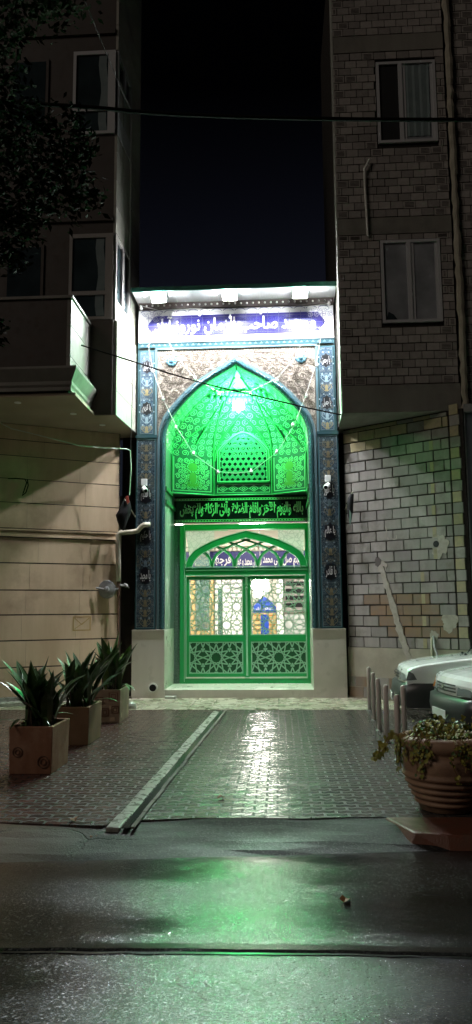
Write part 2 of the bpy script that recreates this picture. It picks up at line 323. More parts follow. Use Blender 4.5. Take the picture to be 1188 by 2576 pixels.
# ------------------------------------------------------------------ mesh building
class MB:
    def __init__(s): s.v = []; s.f = []; s.mi = []; s.cur = 0
    def quad(s, *p):
        b = len(s.v); s.v += [tuple(q) for q in p]; s.f.append(tuple(range(b, b+len(p)))); s.mi.append(s.cur)
    def face(s, idx): s.f.append(tuple(idx)); s.mi.append(s.cur)
    def box(s, x0, x1, y0, y1, z0, z1):
        b = len(s.v)
        s.v += [(x, y, z) for z in (z0, z1) for y in (y0, y1) for x in (x0, x1)]
        for q in ((0, 2, 3, 1), (4, 5, 7, 6), (0, 1, 5, 4), (2, 6, 7, 3), (0, 4, 6, 2), (1, 3, 7, 5)): s.face([b+i for i in q])
    def obox(s, O, u, v, w):
        """box from corner O and three edge vectors"""
        O = Vector(O); u, v, w = Vector(u), Vector(v), Vector(w); b = len(s.v)
        for k in (0, 1):
            for j in (0, 1):
                for i in (0, 1): s.v.append(tuple(O+u*i+v*j+w*k))
        for q in ((0, 2, 3, 1), (4, 5, 7, 6), (0, 1, 5, 4), (2, 6, 7, 3), (0, 4, 6, 2), (1, 3, 7, 5)): s.face([b+i for i in q])
    def tube(s, pts, r, n=6, cap=True):
        pts = [Vector(p) for p in pts]; rs = r if isinstance(r, (list, tuple)) else [r]*len(pts)
        b = len(s.v); N = len(pts); prevx = None
        for i, p in enumerate(pts):
            t = (pts[min(i+1, N-1)]-pts[max(i-1, 0)]).normalized()
            if prevx is None:
                a = Vector((0, 0, 1)) if abs(t.z) < .9 else Vector((1, 0, 0)); x = t.cross(a).normalized()
            else:
                x = prevx - t*prevx.dot(t)
                x = x.normalized() if x.length > 1e-6 else t.orthogonal().normalized()
            prevx = x; y = t.cross(x)
            for k in range(n):
                a = 2*PI*k/n; s.v.append(tuple(p+x*(math.cos(a)*rs[i])+y*(math.sin(a)*rs[i])))
        for i in range(N-1):
            for k in range(n):
                k2 = (k+1) % n; s.face((b+i*n+k, b+i*n+k2, b+(i+1)*n+k2, b+(i+1)*n+k))
        if cap:
            s.face([b+k for k in range(n)][::-1]); s.face([b+(N-1)*n+k for k in range(n)])
    def lathe(s, prof, c=(0, 0, 0), n=32, axis=2):
        b = len(s.v); c = Vector(c)
        for r, z in prof:
            for k in range(n):
                a = 2*PI*k/n
                if axis == 2: s.v.append((c.x+r*math.cos(a), c.y+r*math.sin(a), c.z+z))
                elif axis == 1: s.v.append((c.x+r*math.cos(a), c.y+z, c.z+r*math.sin(a)))
                else: s.v.append((c.x+z, c.y+r*math.cos(a), c.z+r*math.sin(a)))
        for i in range(len(prof)-1):
            for k in range(n):
                k2 = (k+1) % n; s.face((b+i*n+k, b+i*n+k2, b+(i+1)*n+k2, b+(i+1)*n+k))
        s.face([b+k for k in range(n)][::-1]); s.face([b+(len(prof)-1)*n+k for k in range(n)])
    def sphere(s, c, r, n=10, m=6, sc=(1, 1, 1)):
        b = len(s.v); c = Vector(c)
        s.v.append((c.x, c.y, c.z-r*sc[2]))
        for i in range(1, m):
            t = -PI/2+PI*i/m
            for k in range(n):
                a = 2*PI*k/n; s.v.append((c.x+r*sc[0]*math.cos(t)*math.cos(a), c.y+r*sc[1]*math.cos(t)*math.sin(a), c.z+r*sc[2]*math.sin(t)))
        s.v.append((c.x, c.y, c.z+r*sc[2])); top = len(s.v)-1
        for k in range(n):
            k2 = (k+1) % n; s.face((b, b+1+k2, b+1+k)); s.face((top, b+1+(m-2)*n+k, b+1+(m-2)*n+k2))
            for i in range(m-2): s.face((b+1+i*n+k, b+1+i*n+k2, b+1+(i+1)*n+k2, b+1+(i+1)*n+k))
    def poly(s, pts2, fr, depth=0):
        """flat polygon in frame fr=(O,u,v,n); with depth, extruded back along -n"""
        O, u, v, n = fr; b = len(s.v); N = len(pts2)
        s.v += [tuple(O+u*a+v*c) for a, c in pts2]; s.face(range(b, b+N))
        if depth:
            s.v += [tuple(O+u*a+v*c-n*depth) for a, c in pts2]; s.face([b+N+i for i in range(N)][::-1])
            for i in range(N): j = (i+1) % N; s.face((b+i, b+N+i, b+N+j, b+j))
    def bar(s, a, c, w, fr, depth):
        """straight bar between two 2-D points in a frame"""
        a, c = Vector(a), Vector(c); d = c-a
        if d.length < 1e-5: return
        d.normalize(); p = Vector((-d.y, d.x))*w/2
        s.poly([a-p, c-p, c+p, a+p], fr, depth)
    def ribbon(s, pts, w, fr, depth=0, closed=False):
        """polyline of constant width (mitred) in a frame, front face at +n*depth"""
        pts = [Vector(p) for p in pts]; N = len(pts)
        if N < 2: return
        L = []; R = []
        for i, p in enumerate(pts):
            if closed: t1 = (p-pts[i-1]); t2 = (pts[(i+1) % N]-p)
            else: t1 = p-pts[max(i-1, 0)]; t2 = pts[min(i+1, N-1)]-p
            if t1.length < 1e-9: t1 = t2
            if t2.length < 1e-9: t2 = t1
            t1 = t1.normalized(); t2 = t2.normalized(); n1 = Vector((-t1.y, t1.x)); n2 = Vector((-t2.y, t2.x))
            m = n1+n2
            m = m.normalized() if m.length > 1e-6 else n1
            k = 1/max(.4, m.dot(n1)); ww = w[i] if isinstance(w, list) else w
            L.append(p+m*ww/2*k); R.append(p-m*ww/2*k)
        O, u, v, n = fr; b = len(s.v)
        for l, r in zip(L, R):
            for q, h in ((r, 0), (l, 0), (r, 1), (l, 1)): s.v.append(tuple(O+u*q.x+v*q.y+n*(depth*h)))
        M = N if closed else N-1
        for i in range(M):
            a = b+i*4; c = b+((i+1) % N)*4
            s.face((a+2, c+2, c+3, a+3))
            if depth: s.face((a, c, c+2, a+2)); s.face((a+1, a+3, c+3, c+1))
    def build(s, name, mats, parent=None, smooth=False, bevel=0, kind=None, label=None):
        me = bpy.data.meshes.new(name)
        off = Vector((0, 0, 0))
        if parent is not None:
            q = parent
            while q is not None: off += q.location; q = q.parent
        me.from_pydata([tuple(Vector(v)-off) for v in s.v], [], s.f)
        if not isinstance(mats, (list, tuple)): mats = [mats]
        for m in mats: me.materials.append(MT[m] if isinstance(m, str) else m)
        if len(mats) > 1: me.polygons.foreach_set('material_index', s.mi)
        if smooth: me.polygons.foreach_set('use_smooth', [True]*len(me.polygons))
        me.update(); me.validate()
        o = bpy.data.objects.new(name, me); COL.objects.link(o)
        if parent is not None: o.parent = parent
        if bevel:
            md = o.modifiers.new('bevel', 'BEVEL'); md.width = bevel; md.segments = 2; md.limit_method = 'ANGLE'
        if kind: o['kind'] = kind
        if label: o['label'] = label
        return o
def thing(name, label, cat, loc=(0, 0, 0), group=None):
    o = bpy.data.objects.new(name, None); COL.objects.link(o); o.location = loc; o.empty_display_size = .2
    return tag(o, label, cat, group)
def tag(o, label, cat, group=None):
    o['label'] = label; o['category'] = cat
    if group: o['group'] = group
    return o
def copy_tree(o, parent=None):
    c = o.copy(); COL.objects.link(c); c.parent = parent
    for ch in list(o.children): copy_tree(ch, c)
    return c
def origin_to(o, loc):            # give a one-mesh thing its own base point
    loc = Vector(loc); o.data.transform(Matrix.Translation(-loc)); o.location = loc; return o
X_, Y_, Z_ = Vector((1, 0, 0)), Vector((0, 1, 0)), Vector((0, 0, 1))
def fr(O, u=X_, v=Z_, n=-Y_): return (Vector(O), Vector(u), Vector(v), Vector(n))

# ------------------------------------------------------------------ Arabic lettering (presentation forms, visual order)
AR = {'ا': (0xFE8D, 0xFE8E), 'آ': (0xFE81, 0xFE82), 'ب': 0xFE8F, 'ة': (0xFE93, 0xFE94), 'ت': 0xFE95, 'ج': 0xFE9D, 'ح': 0xFEA1, 'خ': 0xFEA5, 'د': (0xFEA9, 0xFEAA),
      'ذ': (0xFEAB, 0xFEAC), 'ر': (0xFEAD, 0xFEAE), 'ز': (0xFEAF, 0xFEB0), 'س': 0xFEB1, 'ش': 0xFEB5, 'ص': 0xFEB9, 'ض': 0xFEBD, 'ط': 0xFEC1, 'ع': 0xFEC9, 'غ': 0xFECD,
      'ف': 0xFED1, 'ق': 0xFED5, 'ک': 0xFED9, 'ل': 0xFEDD, 'م': 0xFEE1, 'ن': 0xFEE5, 'ه': 0xFEE9, 'و': (0xFEED, 0xFEEE), 'ى': (0xFEEF, 0xFEF0), 'ی': 0xFEF1}
def shape(t):
    t = t.replace('لا', '\u0001').replace('لآ', '\u0002'); out = []
    A2 = dict(AR); A2['\u0001'] = (0xFEFB, 0xFEFC); A2['\u0002'] = (0xFEF5, 0xFEF6)
    dual = lambda c: c in A2 and not isinstance(A2[c], tuple)
    for i, c in enumerate(t):
        if c not in A2: out.append(c); continue
        pj = i > 0 and dual(t[i-1]); nj = dual(c) and i+1 < len(t) and t[i+1] in A2
        e = A2[c]
        if isinstance(e, tuple): out.append(chr(e[1] if pj else e[0]))
        else: out.append(chr(e + (3 if pj and nj else 2 if nj else 1 if pj else 0)))
    return ''.join(reversed(out))
def lettering(mb, text, f, w, h, bold=.02, depth=.004):
    """calligraphy mesh stretched into a w x h box centred on the frame origin"""
    cu = bpy.data.curves.new('lettering', 'FONT'); cu.body = shape(text); cu.resolution_u = 2; cu.offset = bold
    o = bpy.data.objects.new('lettering', cu); COL.objects.link(o)
    me = bpy.data.meshes.new_from_object(o.evaluated_get(bpy.context.evaluated_depsgraph_get()))
    vs = [v.co.copy() for v in me.vertices]
    if vs:
        x0, x1 = min(v.x for v in vs), max(v.x for v in vs); y0, y1 = min(v.y for v in vs), max(v.y for v in vs)
        O, u, v_, n = f; b = len(mb.v)
        for v in vs:
            a = ((v.x-x0)/(x1-x0)-.5)*w; c = ((v.y-y0)/(y1-y0)-.5)*h
            mb.v.append(tuple(O+u*a+v_*c+n*depth))
        for p in me.polygons: mb.face([b+i for i in p.vertices])
    bpy.data.objects.remove(o); bpy.data.curves.remove(cu); bpy.data.meshes.remove(me)

def inpoly(p, poly):
    x, y = p; r = False; N = len(poly)
    for i in range(N):
        x0, y0 = poly[i]; x1, y1 = poly[i-1]
        if (y0 > y) != (y1 > y) and x < (x1-x0)*(y-y0)/(y1-y0)+x0: r = not r
    return r
def clipseg(a, b, x0, x1, y0, y1):
    dx, dy = b[0]-a[0], b[1]-a[1]; t0, t1 = 0., 1.
    for p, q in ((-dx, a[0]-x0), (dx, x1-a[0]), (-dy, a[1]-y0), (dy, y1-a[1])):
        if abs(p) < 1e-12:
            if q < 0: return None
        else:
            r = q/p
            if p < 0: t0 = max(t0, r)
            else: t1 = min(t1, r)
    return None if t0 >= t1 else ((a[0]+dx*t0, a[1]+dy*t0), (a[0]+dx*t1, a[1]+dy*t1))
def scrolls(mb, poly, f, r=.13, w=.016, mirror_x=None, depth=.003, fill=None):
    """arabesque of spiral stems with leaves, clipped to a polygon of the frame"""
    xs = [p[0] for p in poly]; ys = [p[1] for p in poly]
    x0, x1, y0, y1 = min(xs), max(xs), min(ys), max(ys)
    step = r*2.05; row = 0; y = y0+r*.9
    while y < y1:
        x = x0+r*(.95 if row % 2 == 0 else 1.95); k = row
        while x < x1:
            sg = 1 if (k+row) % 2 else -1; pts = []; a0 = ru(0, 6.28)
            for i in range(26):
                t = i/25; a = a0+sg*t*3.4*PI; rr = r*(1-t*.85)
                pts.append((x+rr*math.cos(a), y+rr*math.sin(a)))
            run = []
            for p in pts:
                if inpoly(p, poly): run.append(p)
                else:
                    if len(run) > 2: mb.ribbon(run, w, f, depth)
                    run = []
            if len(run) > 2: mb.ribbon(run, w, f, depth)
            for i in range(0, 26, 4):
                p = Vector(pts[i]); ang = a0+sg*(i/25)*3.4*PI+ru(-.5, .5)
                q = p+Vector((math.cos(ang), math.sin(ang)))*r*.3
                if inpoly(p, poly) and inpoly(q, poly):
                    d = (q-p); nn = Vector((-d.y, d.x))*.33
                    mb.poly([p, p+d*.5+nn, q, p+d*.5-nn], (f[0]+f[3]*(depth+.001), *f[1:]))
            x += step; k += 1
        y += r*1.8; row += 1

# ================================================================== GROUND
PAVE_Y = -8.75; ROADZ = -.1
b = MB(); b.quad((-400, -400, -.16), (400, -400, -.16), (400, 600, -.16), (-400, 600, -.16)); b.build('ground', 'earth', kind='structure')
b = MB()
edge = [(-12, -8.97), (-3, -8.96), (-1.45, -8.95), (-.62, -9.02), (-.36, -8.86), (.1, -8.78), (.6, -8.74), (1.0, -8.77), (1.4, -8.71), (1.70, -8.70), (12, -8.72)]
top = [(12, -1.82), (-12, -1.82)]
vs = edge+top
b.v += [(x, y, 0) for x, y in vs]; b.face(range(len(vs)))
for (xa, ya), (xb, yb) in zip(edge, edge[1:]): b.quad((xa, ya, 0), (xa, ya, -.14), (xb, yb, -.14), (xb, yb, 0))
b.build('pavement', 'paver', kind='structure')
b = MB(); b.box(-12, 12, -1.82, 4.5, -.14, .004); b.build('pavement', 'ftile', kind='structure')
# broken asphalt apron sloping from the pavement edge to the road
b = MB(); N = 60; rows = 8
for j in range(rows+1):
    for i in range(N+1):
        x = -12+24*i/N; y = -8.6+(j/rows)*(-.85+.12*max(-4, min(4, x-.5)))+(.04*math.sin(i*1.7+j) if 0 < j < rows else 0)
        z = -.003-.09*(j/rows)**2+(ru(-.007, .007) if j else 0)
        if j == rows: z = ROADZ-.006
        b.v.append((x, y, z))
for j in range(rows):
    for i in range(N): a = j*(N+1)+i; b.face((a, a+N+1, a+N+2, a+1))
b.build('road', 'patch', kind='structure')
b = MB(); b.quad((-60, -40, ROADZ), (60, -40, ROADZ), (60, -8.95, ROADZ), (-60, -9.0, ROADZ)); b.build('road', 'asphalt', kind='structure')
# water line standing in the road seam
b = MB(); pts = []
g1 = at(594, 2402, 2, ROADZ).y
for i in range(81):
    x = -4+8*i/80; pts.append((x, g1+.02*math.sin(x*1.3)+ru(-.006, .006), .006+.005*math.sin(x*2.1+1)+ru(0, .008)))
for (x, y, w), (x2, y2, w2) in zip(pts, pts[1:]):
    b.quad((x, y-w, ROADZ+.004), (x2, y2-w2, ROADZ+.004), (x2, y2+w2, ROADZ+.004), (x, y+w, ROADZ+.004))
b.build('water', 'water', kind='structure')
b = MB()
for (x, y, z), (x2, y2, z2) in zip(pts, pts[1:]):
    b.quad((x, y+.012, ROADZ+.005), (x2, y2+.012, ROADZ+.005), (x2, y2+.03, ROADZ+.012), (x, y+.03, ROADZ+.012))
    b.quad((x, y+.03, ROADZ+.012), (x2, y2+.03, ROADZ+.012), (x2, y2+.12, ROADZ+.002), (x, y+.12, ROADZ+.002))
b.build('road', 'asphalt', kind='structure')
# kerb with gutter crossing the forecourt
kb = MB(); k0 = Vector((-.47, -9.10, 0)); k1 = Vector((-.24, -2.05, 0)); kd = (k1-k0); L = kd.length; kd.normalize(); kn = Vector((kd.y, -kd.x, 0))
s = 0
while s < L:
    l = min(ru(.42, .52), L-s)
    if l > .1:
        O = k0+kd*s-kn*.09+kn*ru(-.006, .006)
        kb.obox(O+Z_*-.1, kd*(l-.012), kn*.115, Z_*(.1+.008+ru(-.004, .004)))
    s += l
kb.build('kerb', 'kerbstone', kind='structure', bevel=.012)
gb = MB(); O = k0+kn*.035
gb.obox(O+Z_*.002, kd*L, kn*.06, Z_*.004); gb.build('water', 'water', kind='structure')
gb = MB(); s = 0
while s < L:
    l = ru(.4, .5)
    gb.obox(k0+kd*s+kn*(.10+ru(0, .010)), kd*min(l-.015, L-s), kn*.035, Z_*(.012+ru(0, .008))); s += l
gb.build('kerb', 'concrete', kind='structure')
# ================================================================== PORTAL
CX = .0
HW = 1.48
PORT = thing('shrine_portal', 'tall green-lit tiled mosque portal with pointed arch, blue sign and marble base', 'mosque portal', (0, 0, 0))
half = [(1.48, 5.1), (1.476, 5.3), (1.455, 5.47), (1.39, 5.66), (1.295, 5.80), (1.16, 5.96), (1.02, 6.115), (.89, 6.24), (.77, 6.345), (.62, 6.45), (.46, 6.55), (.3, 6.642), (.15, 6.727), (.0, 6.83)]
def hw_at(z):
    if z <= half[0][1]: return HW
    for (a, z0), (c, z1) in zip(half, half[1:]):
        if z <= z1: return a+(c-a)*(z-z0)/(z1-z0)
    return 0.
arch = [(-HW, 1.36)]+[(-a, z) for a, z in half]+[(a, z) for a, z in half[:-1][::-1]]+[(HW, 1.36)]
def offset(pl, d):
    out = []; N = len(pl); P = [Vector(p) for p in pl]
    for i, p in enumerate(P):
        t1 = (p-P[max(i-1, 0)]); t2 = (P[min(i+1, N-1)]-p)
        if t1.length < 1e-9: t1 = t2
        if t2.length < 1e-9: t2 = t1
        t1.normalize(); t2.normalize(); n1 = Vector((-t1.y, t1.x)); n2 = Vector((-t2.y, t2.x)); m = (n1+n2).normalized()
        out.append(p+m*d/max(.5, m.dot(n1)))
    return out
F0 = fr((0, 0, 0))
TOP = 8.24; OW = 2.06
# wall body: front face around the opening, in strips, with thickness
b = MB()
out = offset(arch, .165)
yf = .012
ztop = 7.2
def wallquad(x0, x1, z0, z1, y=yf): b.quad((x0, y, z0), (x1, y, z0), (x1, y, z1), (x0, y, z1))
b.box(-OW, -1.655, yf, .8, 0, TOP); b.box(1.655, OW, yf, .8, 0, TOP)
b.box(-1.655, 1.655, yf, .8, ztop, TOP)
b.build('wall', 'concrete', PORT)
# spandrel panel with relief
b = MB(); oo = [p for p in out if p.y > 5.0]
for i in range(len(oo)-1):
    p, q = oo[i], oo[i+1]
    if abs(p.x-q.x) < 1e-6: continue
    b.quad((p.x, .0, p.y), (q.x, .0, q.y), (q.x, .0, ztop), (p.x, .0, ztop))
b.box(-1.655, 1.655, .0, .5, ztop-.0, ztop+.005)
b.build('spandrel', 'spandrel', PORT)
b = MB()
scr = [(oo[0].x, ztop)]+[(p.x, p.y) for p in oo]+[(oo[-1].x, ztop)]
tanrelief = plain('brown_scroll_relief', (.085, .065, .05), .6)
mid = len(oo)//2
for half_ in ([(oo[0].x, ztop)]+[(p.x, p.y) for p in oo[:mid+1]]+[(oo[mid].x, ztop)], [(oo[mid].x, ztop)]+[(p.x, p.y) for p in oo[mid:]]+[(oo[-1].x, ztop)]):
    b = MB(); scrolls(b, half_, fr((0, -.001, 0)), .085, .010, depth=.008); b.build('relief_scroll', tanrelief, PORT)
# arch mouldings
b = MB(); b.ribbon(offset(arch, .138), .052, fr((0, 0, 0)), .035); b.ribbon(offset(arch, .018), .022, fr((0, .01, 0)), .03)
b.build('arch_band', 'teallight', PORT)
b = MB(); path = offset(arch, .070)
dense = []
for p, q in zip(path, path[1:]):
    n = max(1, int((q-p).length/.016))
    for i in range(n): dense.append(p.lerp(q, i/n))
dense.append(path[-1]); ns = 20; tw = 0; base = len(b.v)
for i, p in enumerate(dense):
    t = (dense[min(i+1, len(dense)-1)]-dense[max(i-1, 0)]).normalized(); m = Vector((-t.y, t.x))
    if i: tw += (dense[i]-dense[i-1]).length*2*PI/.42
    for k in range(ns):
        a = 2*PI*k/ns; lob = abs(math.sin(2.5*(a+tw))); r = .036+.020*lob
        b.v.append((p.x+m.x*math.cos(a)*r, -.006+math.sin(a)*r, p.y+m.y*math.cos(a)*r))
for i in range(len(dense)-1):
    for k in range(ns):
        k2 = (k+1) % ns; b.face((base+i*ns+k, base+(i+1)*ns+k, base+(i+1)*ns+k2, base+i*ns+k2))
b.build('rope_moulding', 'rope', PORT, smooth=True)
b = MB(); b.ribbon(offset(arch, .075), .12, fr((0, .045, 0)), .0)
b.build('rope_bed', plain('dark_rope_bed', (.008, .016, .02), .5), PORT)
# marble base blocks
for sx in (-1, 1):
    b = MB()
    xa, xb = (-2.145, -HW) if sx < 0 else (HW+.005, 2.145)
    b.box(xa, xb, -.035, 1.3, 0, 1.325); b.box(min(xa, xb)-.0, max(xa, xb)+.0, -.05, 1.3, 1.325, 1.35)
    b.build('marble_base', 'marble', PORT, bevel=.004)
b = MB(); hb = Vector((-1.71, -.036, .205))
b.lathe([(.10, 0), (.10, -.03), (.075, -.035), (.07, -.02)], hb, 20, 1); b.build('drain_pipe', 'whitewire', PORT)
b = MB(); b.lathe([(.069, -.021), (.069, -.026)], hb, 18, 1); b.build('drain_hole', 'black', PORT)
b = MB(); b.box(-HW, HW+.005, -.02, 1.9, 0, .165); b.build('step', 'marble', PORT, bevel=.006)
# reveal (jambs + vault soffit)
for sx in (-1, 1):
    b = MB(); x = sx*HW
    b.quad((x, .0, 1.35), (x, .72, 1.35), (x, .72, 3.95), (x, .0, 3.95)); b.build('reveal_tile', 'whitemarble', PORT)
    b = MB(); x2 = sx*(HW-.004)
    b.quad((x, .72, 1.352), (x, 1.35, 1.352), (x, 1.35, 3.7), (x, .72, 3.7)); b.quad((x, 0, 3.95), (x, .72, 3.95), (x, .72, 5.1), (x, 0, 5.1))
    b.quad((x, .72, 3.7), (x, 1.35, 3.7), (x, 1.35, 4.26), (x, .72, 4.26)); b.quad((x, .72, 4.26), (x, .9, 4.26), (x, .9, 5.1), (x, .72, 5.1))
    b.build('inner_jamb_tile', 'nichedark', PORT)
    b = MB(); b.box(min(x, x-sx*.03), max(x, x-sx*.03), .0, 1.3, 3.92, 4.0); b.box(min(x, x-sx*.03), max(x, x-sx*.03), .0, .95, 4.2, 4.28)
    b.build('jamb_moulding', 'rib', PORT)
# niche: vertical panels + semi-dome
ZB, ZS, ZT = 4.26, 5.1, 6.80
PLAN = [(-HW, .0), (-HW, .88), (-.60, 1.32), (.72, 1.32), (HW, .88), (HW, .0)]
DOME0 = .30
def plan_pt(k, t, z, inset=0.):
    (x0, y0), (x1, y1) = PLAN[k], PLAN[k+1]; x = x0+(x1-x0)*t; y = y0+(y1-y0)*t
    if z > ZS:
        s = hw_at(z)/HW; f_ = (z-ZS)/(ZT-ZS); sy = math.sqrt(max(0, 1-f_**2.0)) if k in (1, 2, 3) or True else 1
        sx = s
        if y > .30: y = .30+(y-.30)*min(1, s**.75*1.02)
        x = x*sx
    p = Vector((x, y, z))
    if inset: p += (Vector((0.03, .0, min(z, 5.4)))-p)*inset
    return p
def niche_surf(name, k0_, k1_, mat, z0=ZB, z1=6.82, nz=26, nt=8):
    b = MB()
    for k in range(k0_, k1_):
        base = len(b.v)
        for j in range(nz+1):
            z = z0+(z1-z0)*j/nz
            for i in range(nt+1): b.v.append(tuple(plan_pt(k, i/nt, z)))
        for j in range(nz):
            for i in range(nt): a = base+j*(nt+1)+i; b.face((a, a+1, a+nt+2, a+nt+1))
    return b.build(name, mat, PORT, smooth=False)
niche_surf('niche_wall', 1, 4, 'niche'); niche_surf('vault_soffit', 0, 1, 'nichedark', ZS); niche_surf('vault_soffit', 4, 5, 'nichedark', ZS)
b = MB()
b.v += [(-HW, .88, ZB), (-.60, 1.32, ZB), (.72, 1.32, ZB), (HW, .88, ZB), (HW, 1.36, ZB), (-HW, 1.36, ZB)]; b.face((0, 1, 5)); b.build('niche_ledge', 'gatedark', PORT)
b = MB(); b.v += [(.72, 1.32, ZB), (HW, .88, ZB), (HW, 1.36, ZB)]; b.face((0, 1, 2)); b.build('niche_ledge', 'gatedark', PORT)
# painted scrolls on the niche walls
def panel_frame(k, inset=.004):
    (x0, y0), (x1, y1) = PLAN[k], PLAN[k+1]; u = Vector((x1-x0, y1-y0, 0)); l = u.length; u.normalize()
    n = Vector((u.y, -u.x, 0)); return fr(Vector((x0, y0, 0))+n*inset, u, Z_, n), l
b = MB()
for k in (1, 3):
    gold = MB()
    f, l = panel_frame(k)
    poly = [(.08, ZB+.12), (l-.09, ZB+.12), (l-.09, ZS+.45), (l*.5, ZS+.42), (.08, ZS+.1)] if k == 1 else [(.09, ZB+.12), (l-.08, ZB+.12), (l-.08, ZS+.1), (l*.5, ZS+.42), (.09, ZS+.45)]
    poly = [(a, min(c, ZS)) for a, c in poly]
    scrolls(b, poly, f, .064, .0115)
    b.ribbon([(.05, ZB+.09), (l-.06, ZB+.09), (l-.06, ZS), ], .014, f, .004); b.ribbon([(.05, ZB+.09), (.05, ZS)], .014, f, .004)
    c = l*.5 if k == 1 else l*.5
    for (za, wv, hv) in ((ZB+.38, .09, .13), (ZB+.62, .11, .10), (ZB+.22, .15, .04)):
        gold.poly([(c+wv*math.cos(a*PI/6), za+hv*math.sin(a*PI/6)) for a in range(12)], (f[0]+f[3]*.006, *f[1:]))
        gold.ribbon([(c+wv*1.5*math.cos(a*PI/8), za+hv*1.4*math.sin(a*PI/8)) for a in range(16)], .012, (f[0]+f[3]*.007, *f[1:]), 0, True)
    gold.build('vase_motif', 'scrollgold', PORT)
# scrolls carried up the dome facets: spirals drawn on the surface itself
def surf_curve(mb, k, pts, w, lift=.012):
    """ribbon along (t, z) points of facet k of the semi-dome"""
    P = [plan_pt(k, t, z, lift) for t, z in pts]
    base = len(mb.v)
    for i, p in enumerate(P):
        t = (P[min(i+1, len(P)-1)]-P[max(i-1, 0)])
        if t.length < 1e-9: t = Vector((1, 0, 0))
        n = (CAMN-p).normalized(); s_ = t.cross(n).normalized()*w/2
        mb.v += [tuple(p+s_), tuple(p-s_)]
    for i in range(len(P)-1): a = base+i*2; mb.face((a, a+1, a+3, a+2))
CAMN = Vector((0, -3.0, 4.6))
for k in (1, 2, 3):
    for j in range(11):
        z = ZS+.09+j*.142; s_ = hw_at(z)/HW; l = (Vector(PLAN[k+1])-Vector(PLAN[k])).length*s_
        m = max(1, int(l/.165))
        for i in range(m):
            tc = (i+.5)/m; rt = .45/m; rz = .068; sg = 1 if (i+j) % 2 else -1; a0 = ru(0, 6)
            pts = []
            for q in range(22):
                tt = q/21; rr = 1-tt*.85; a = a0+sg*tt*3.2*PI
                pts.append((min(.97, max(.03, tc+rt*rr*math.cos(a))), min(6.7, z+rz*rr*math.sin(a))))
            surf_curve(b, k, pts, .011)
for k in (0, 4):
    for j in range(16):
        z = ZS+.05+j*.105
        for i in range(4):
            a0 = ru(0, 6); pts = [(min(.96, max(.04, (i+.5)/4+.10*math.cos(a0+q*.7)*(1-q/14))), min(6.78, z+.05*math.sin(a0+q*.7)*(1-q/14))) for q in range(12)]
            surf_curve(b, k, pts, .011, .008)
b.build('arabesque', 'scroll', PORT)
# ribs
b = MB(); b2 = MB()
def rib(k, pts, r=.028):
    P = [plan_pt(k, t, z, .012) for t, z in pts]; b.tube(P, r, 6)
    b2.tube([p+(CAMN-p).normalized()*r*.9 for p in P], r*.28, 4)
zs = [ZB+(6.72-ZB)*i/24 for i in range(25)]
for k in (2, 3): rib(k, [(0, z) for z in zs])
for k in (1, 3): rib(k, [(0 if k == 1 else 1, z) for z in zs], .022)
# pointed arch over the lattice window and crossing ribs of the semi-dome
rib(2, [(.02, 5.05), (.05, 5.3), (.13, 5.55), (.26, 5.8), (.42, 6.0), (.5, 6.08)]); rib(2, [(.98, 5.05), (.95, 5.3), (.87, 5.55), (.74, 5.8), (.58, 6.0), (.5, 6.08)])
rib(1, [(.1, 5.25), (.3, 5.5), (.6, 5.78), (.98, 6.0)], .024); rib(3, [(.9, 5.25), (.7, 5.5), (.4, 5.78), (.02, 6.0)], .024)
rib(2, [(.02, 5.95), (.3, 6.2), (.5, 6.4)], .022); rib(2, [(.98, 5.95), (.7, 6.2), (.5, 6.4)], .022)
rib(1, [(.55, 5.4), (.75, 5.9), (.9, 6.3)], .02); rib(3, [(.45, 5.4), (.25, 5.9), (.1, 6.3)], .02)
rib(2, [(t/10, ZB+.015) for t in range(11)], .02); rib(1, [(t/10, ZB+.015) for t in range(11)], .022); rib(3, [(t/10, ZB+.015) for t in range(11)], .022)
b.build('niche_rib', 'rib', PORT); b2.build('rib_edge', 'riblight', PORT)
# muqarnas cells near the crown
b = MB()
for j, z in enumerate((6.40, 6.5)):
    for i in range(6-j):
        p = plan_pt(2, (i+.5)/(6-j), z, .05); b.sphere(p, .075-.01*j, 10, 6, (1, .7, 1.1))
    for k in (1, 3):
        for i in range(3): p = plan_pt(k, (i+.5)/3, z, .04); b.sphere(p, .06, 10, 6, (1, .7, 1.1))
b.build('muqarnas', plain('muqarnas_glaze', (.12, .2, .165), .4), PORT, smooth=True)
# lattice window in the back panel
LC = .075; LZ0, LZS, LZT, LHW = 4.56, 5.25, 5.68, .55
def lat_h(x):     # height of the pointed head
    u = abs(x)/LHW; return LZS+(LZT-LZS)*(1-u**1.7)
b = MB(); cw = .122; yl = 1.285
nrow = 10
for r in range(nrow):
    z = LZ0+cw*.5+r*cw*.96
    for i in range(-5, 6):
        x = (i+(.5 if r % 2 else 0))*cw
        if abs(x) > LHW-.04: continue
        hole = z+.06 < lat_h(x) and abs(x) < LHW-.06
        O = [(x-cw/2, z-cw*.48), (x, z-cw*.48), (x+cw/2, z-cw*.48), (x+cw/2, z), (x+cw/2, z+cw*.48), (x, z+cw*.48), (x-cw/2, z+cw*.48), (x-cw/2, z)]
        if not hole: 
            if z < lat_h(x)+.08: b.poly([(p[0]+LC, p[1]) for p in O], fr((0, yl, 0)), .03)
            continue
        I = []
        for m in range(8):
            a = -3*PI/4+m*PI/4; rr = .036 if m % 2 == 0 else .047
            I.append((x+rr*math.cos(a), z+rr*math.sin(a)))
        base = len(b.v)
        for d in (0, .03):
            for p in O+I: b.v.append((p[0]+LC, yl+d, p[1]))
        for m in range(8):
            n_ = (m+1) % 8; b.face((base+m, base+n_, base+8+n_, base+8+m)); b.face((base+8+m, base+8+n_, base+24+n_, base+24+m))
b.build('lattice_screen', plain('pale_lattice_glaze', (.15, .23, .19), .35), PORT)
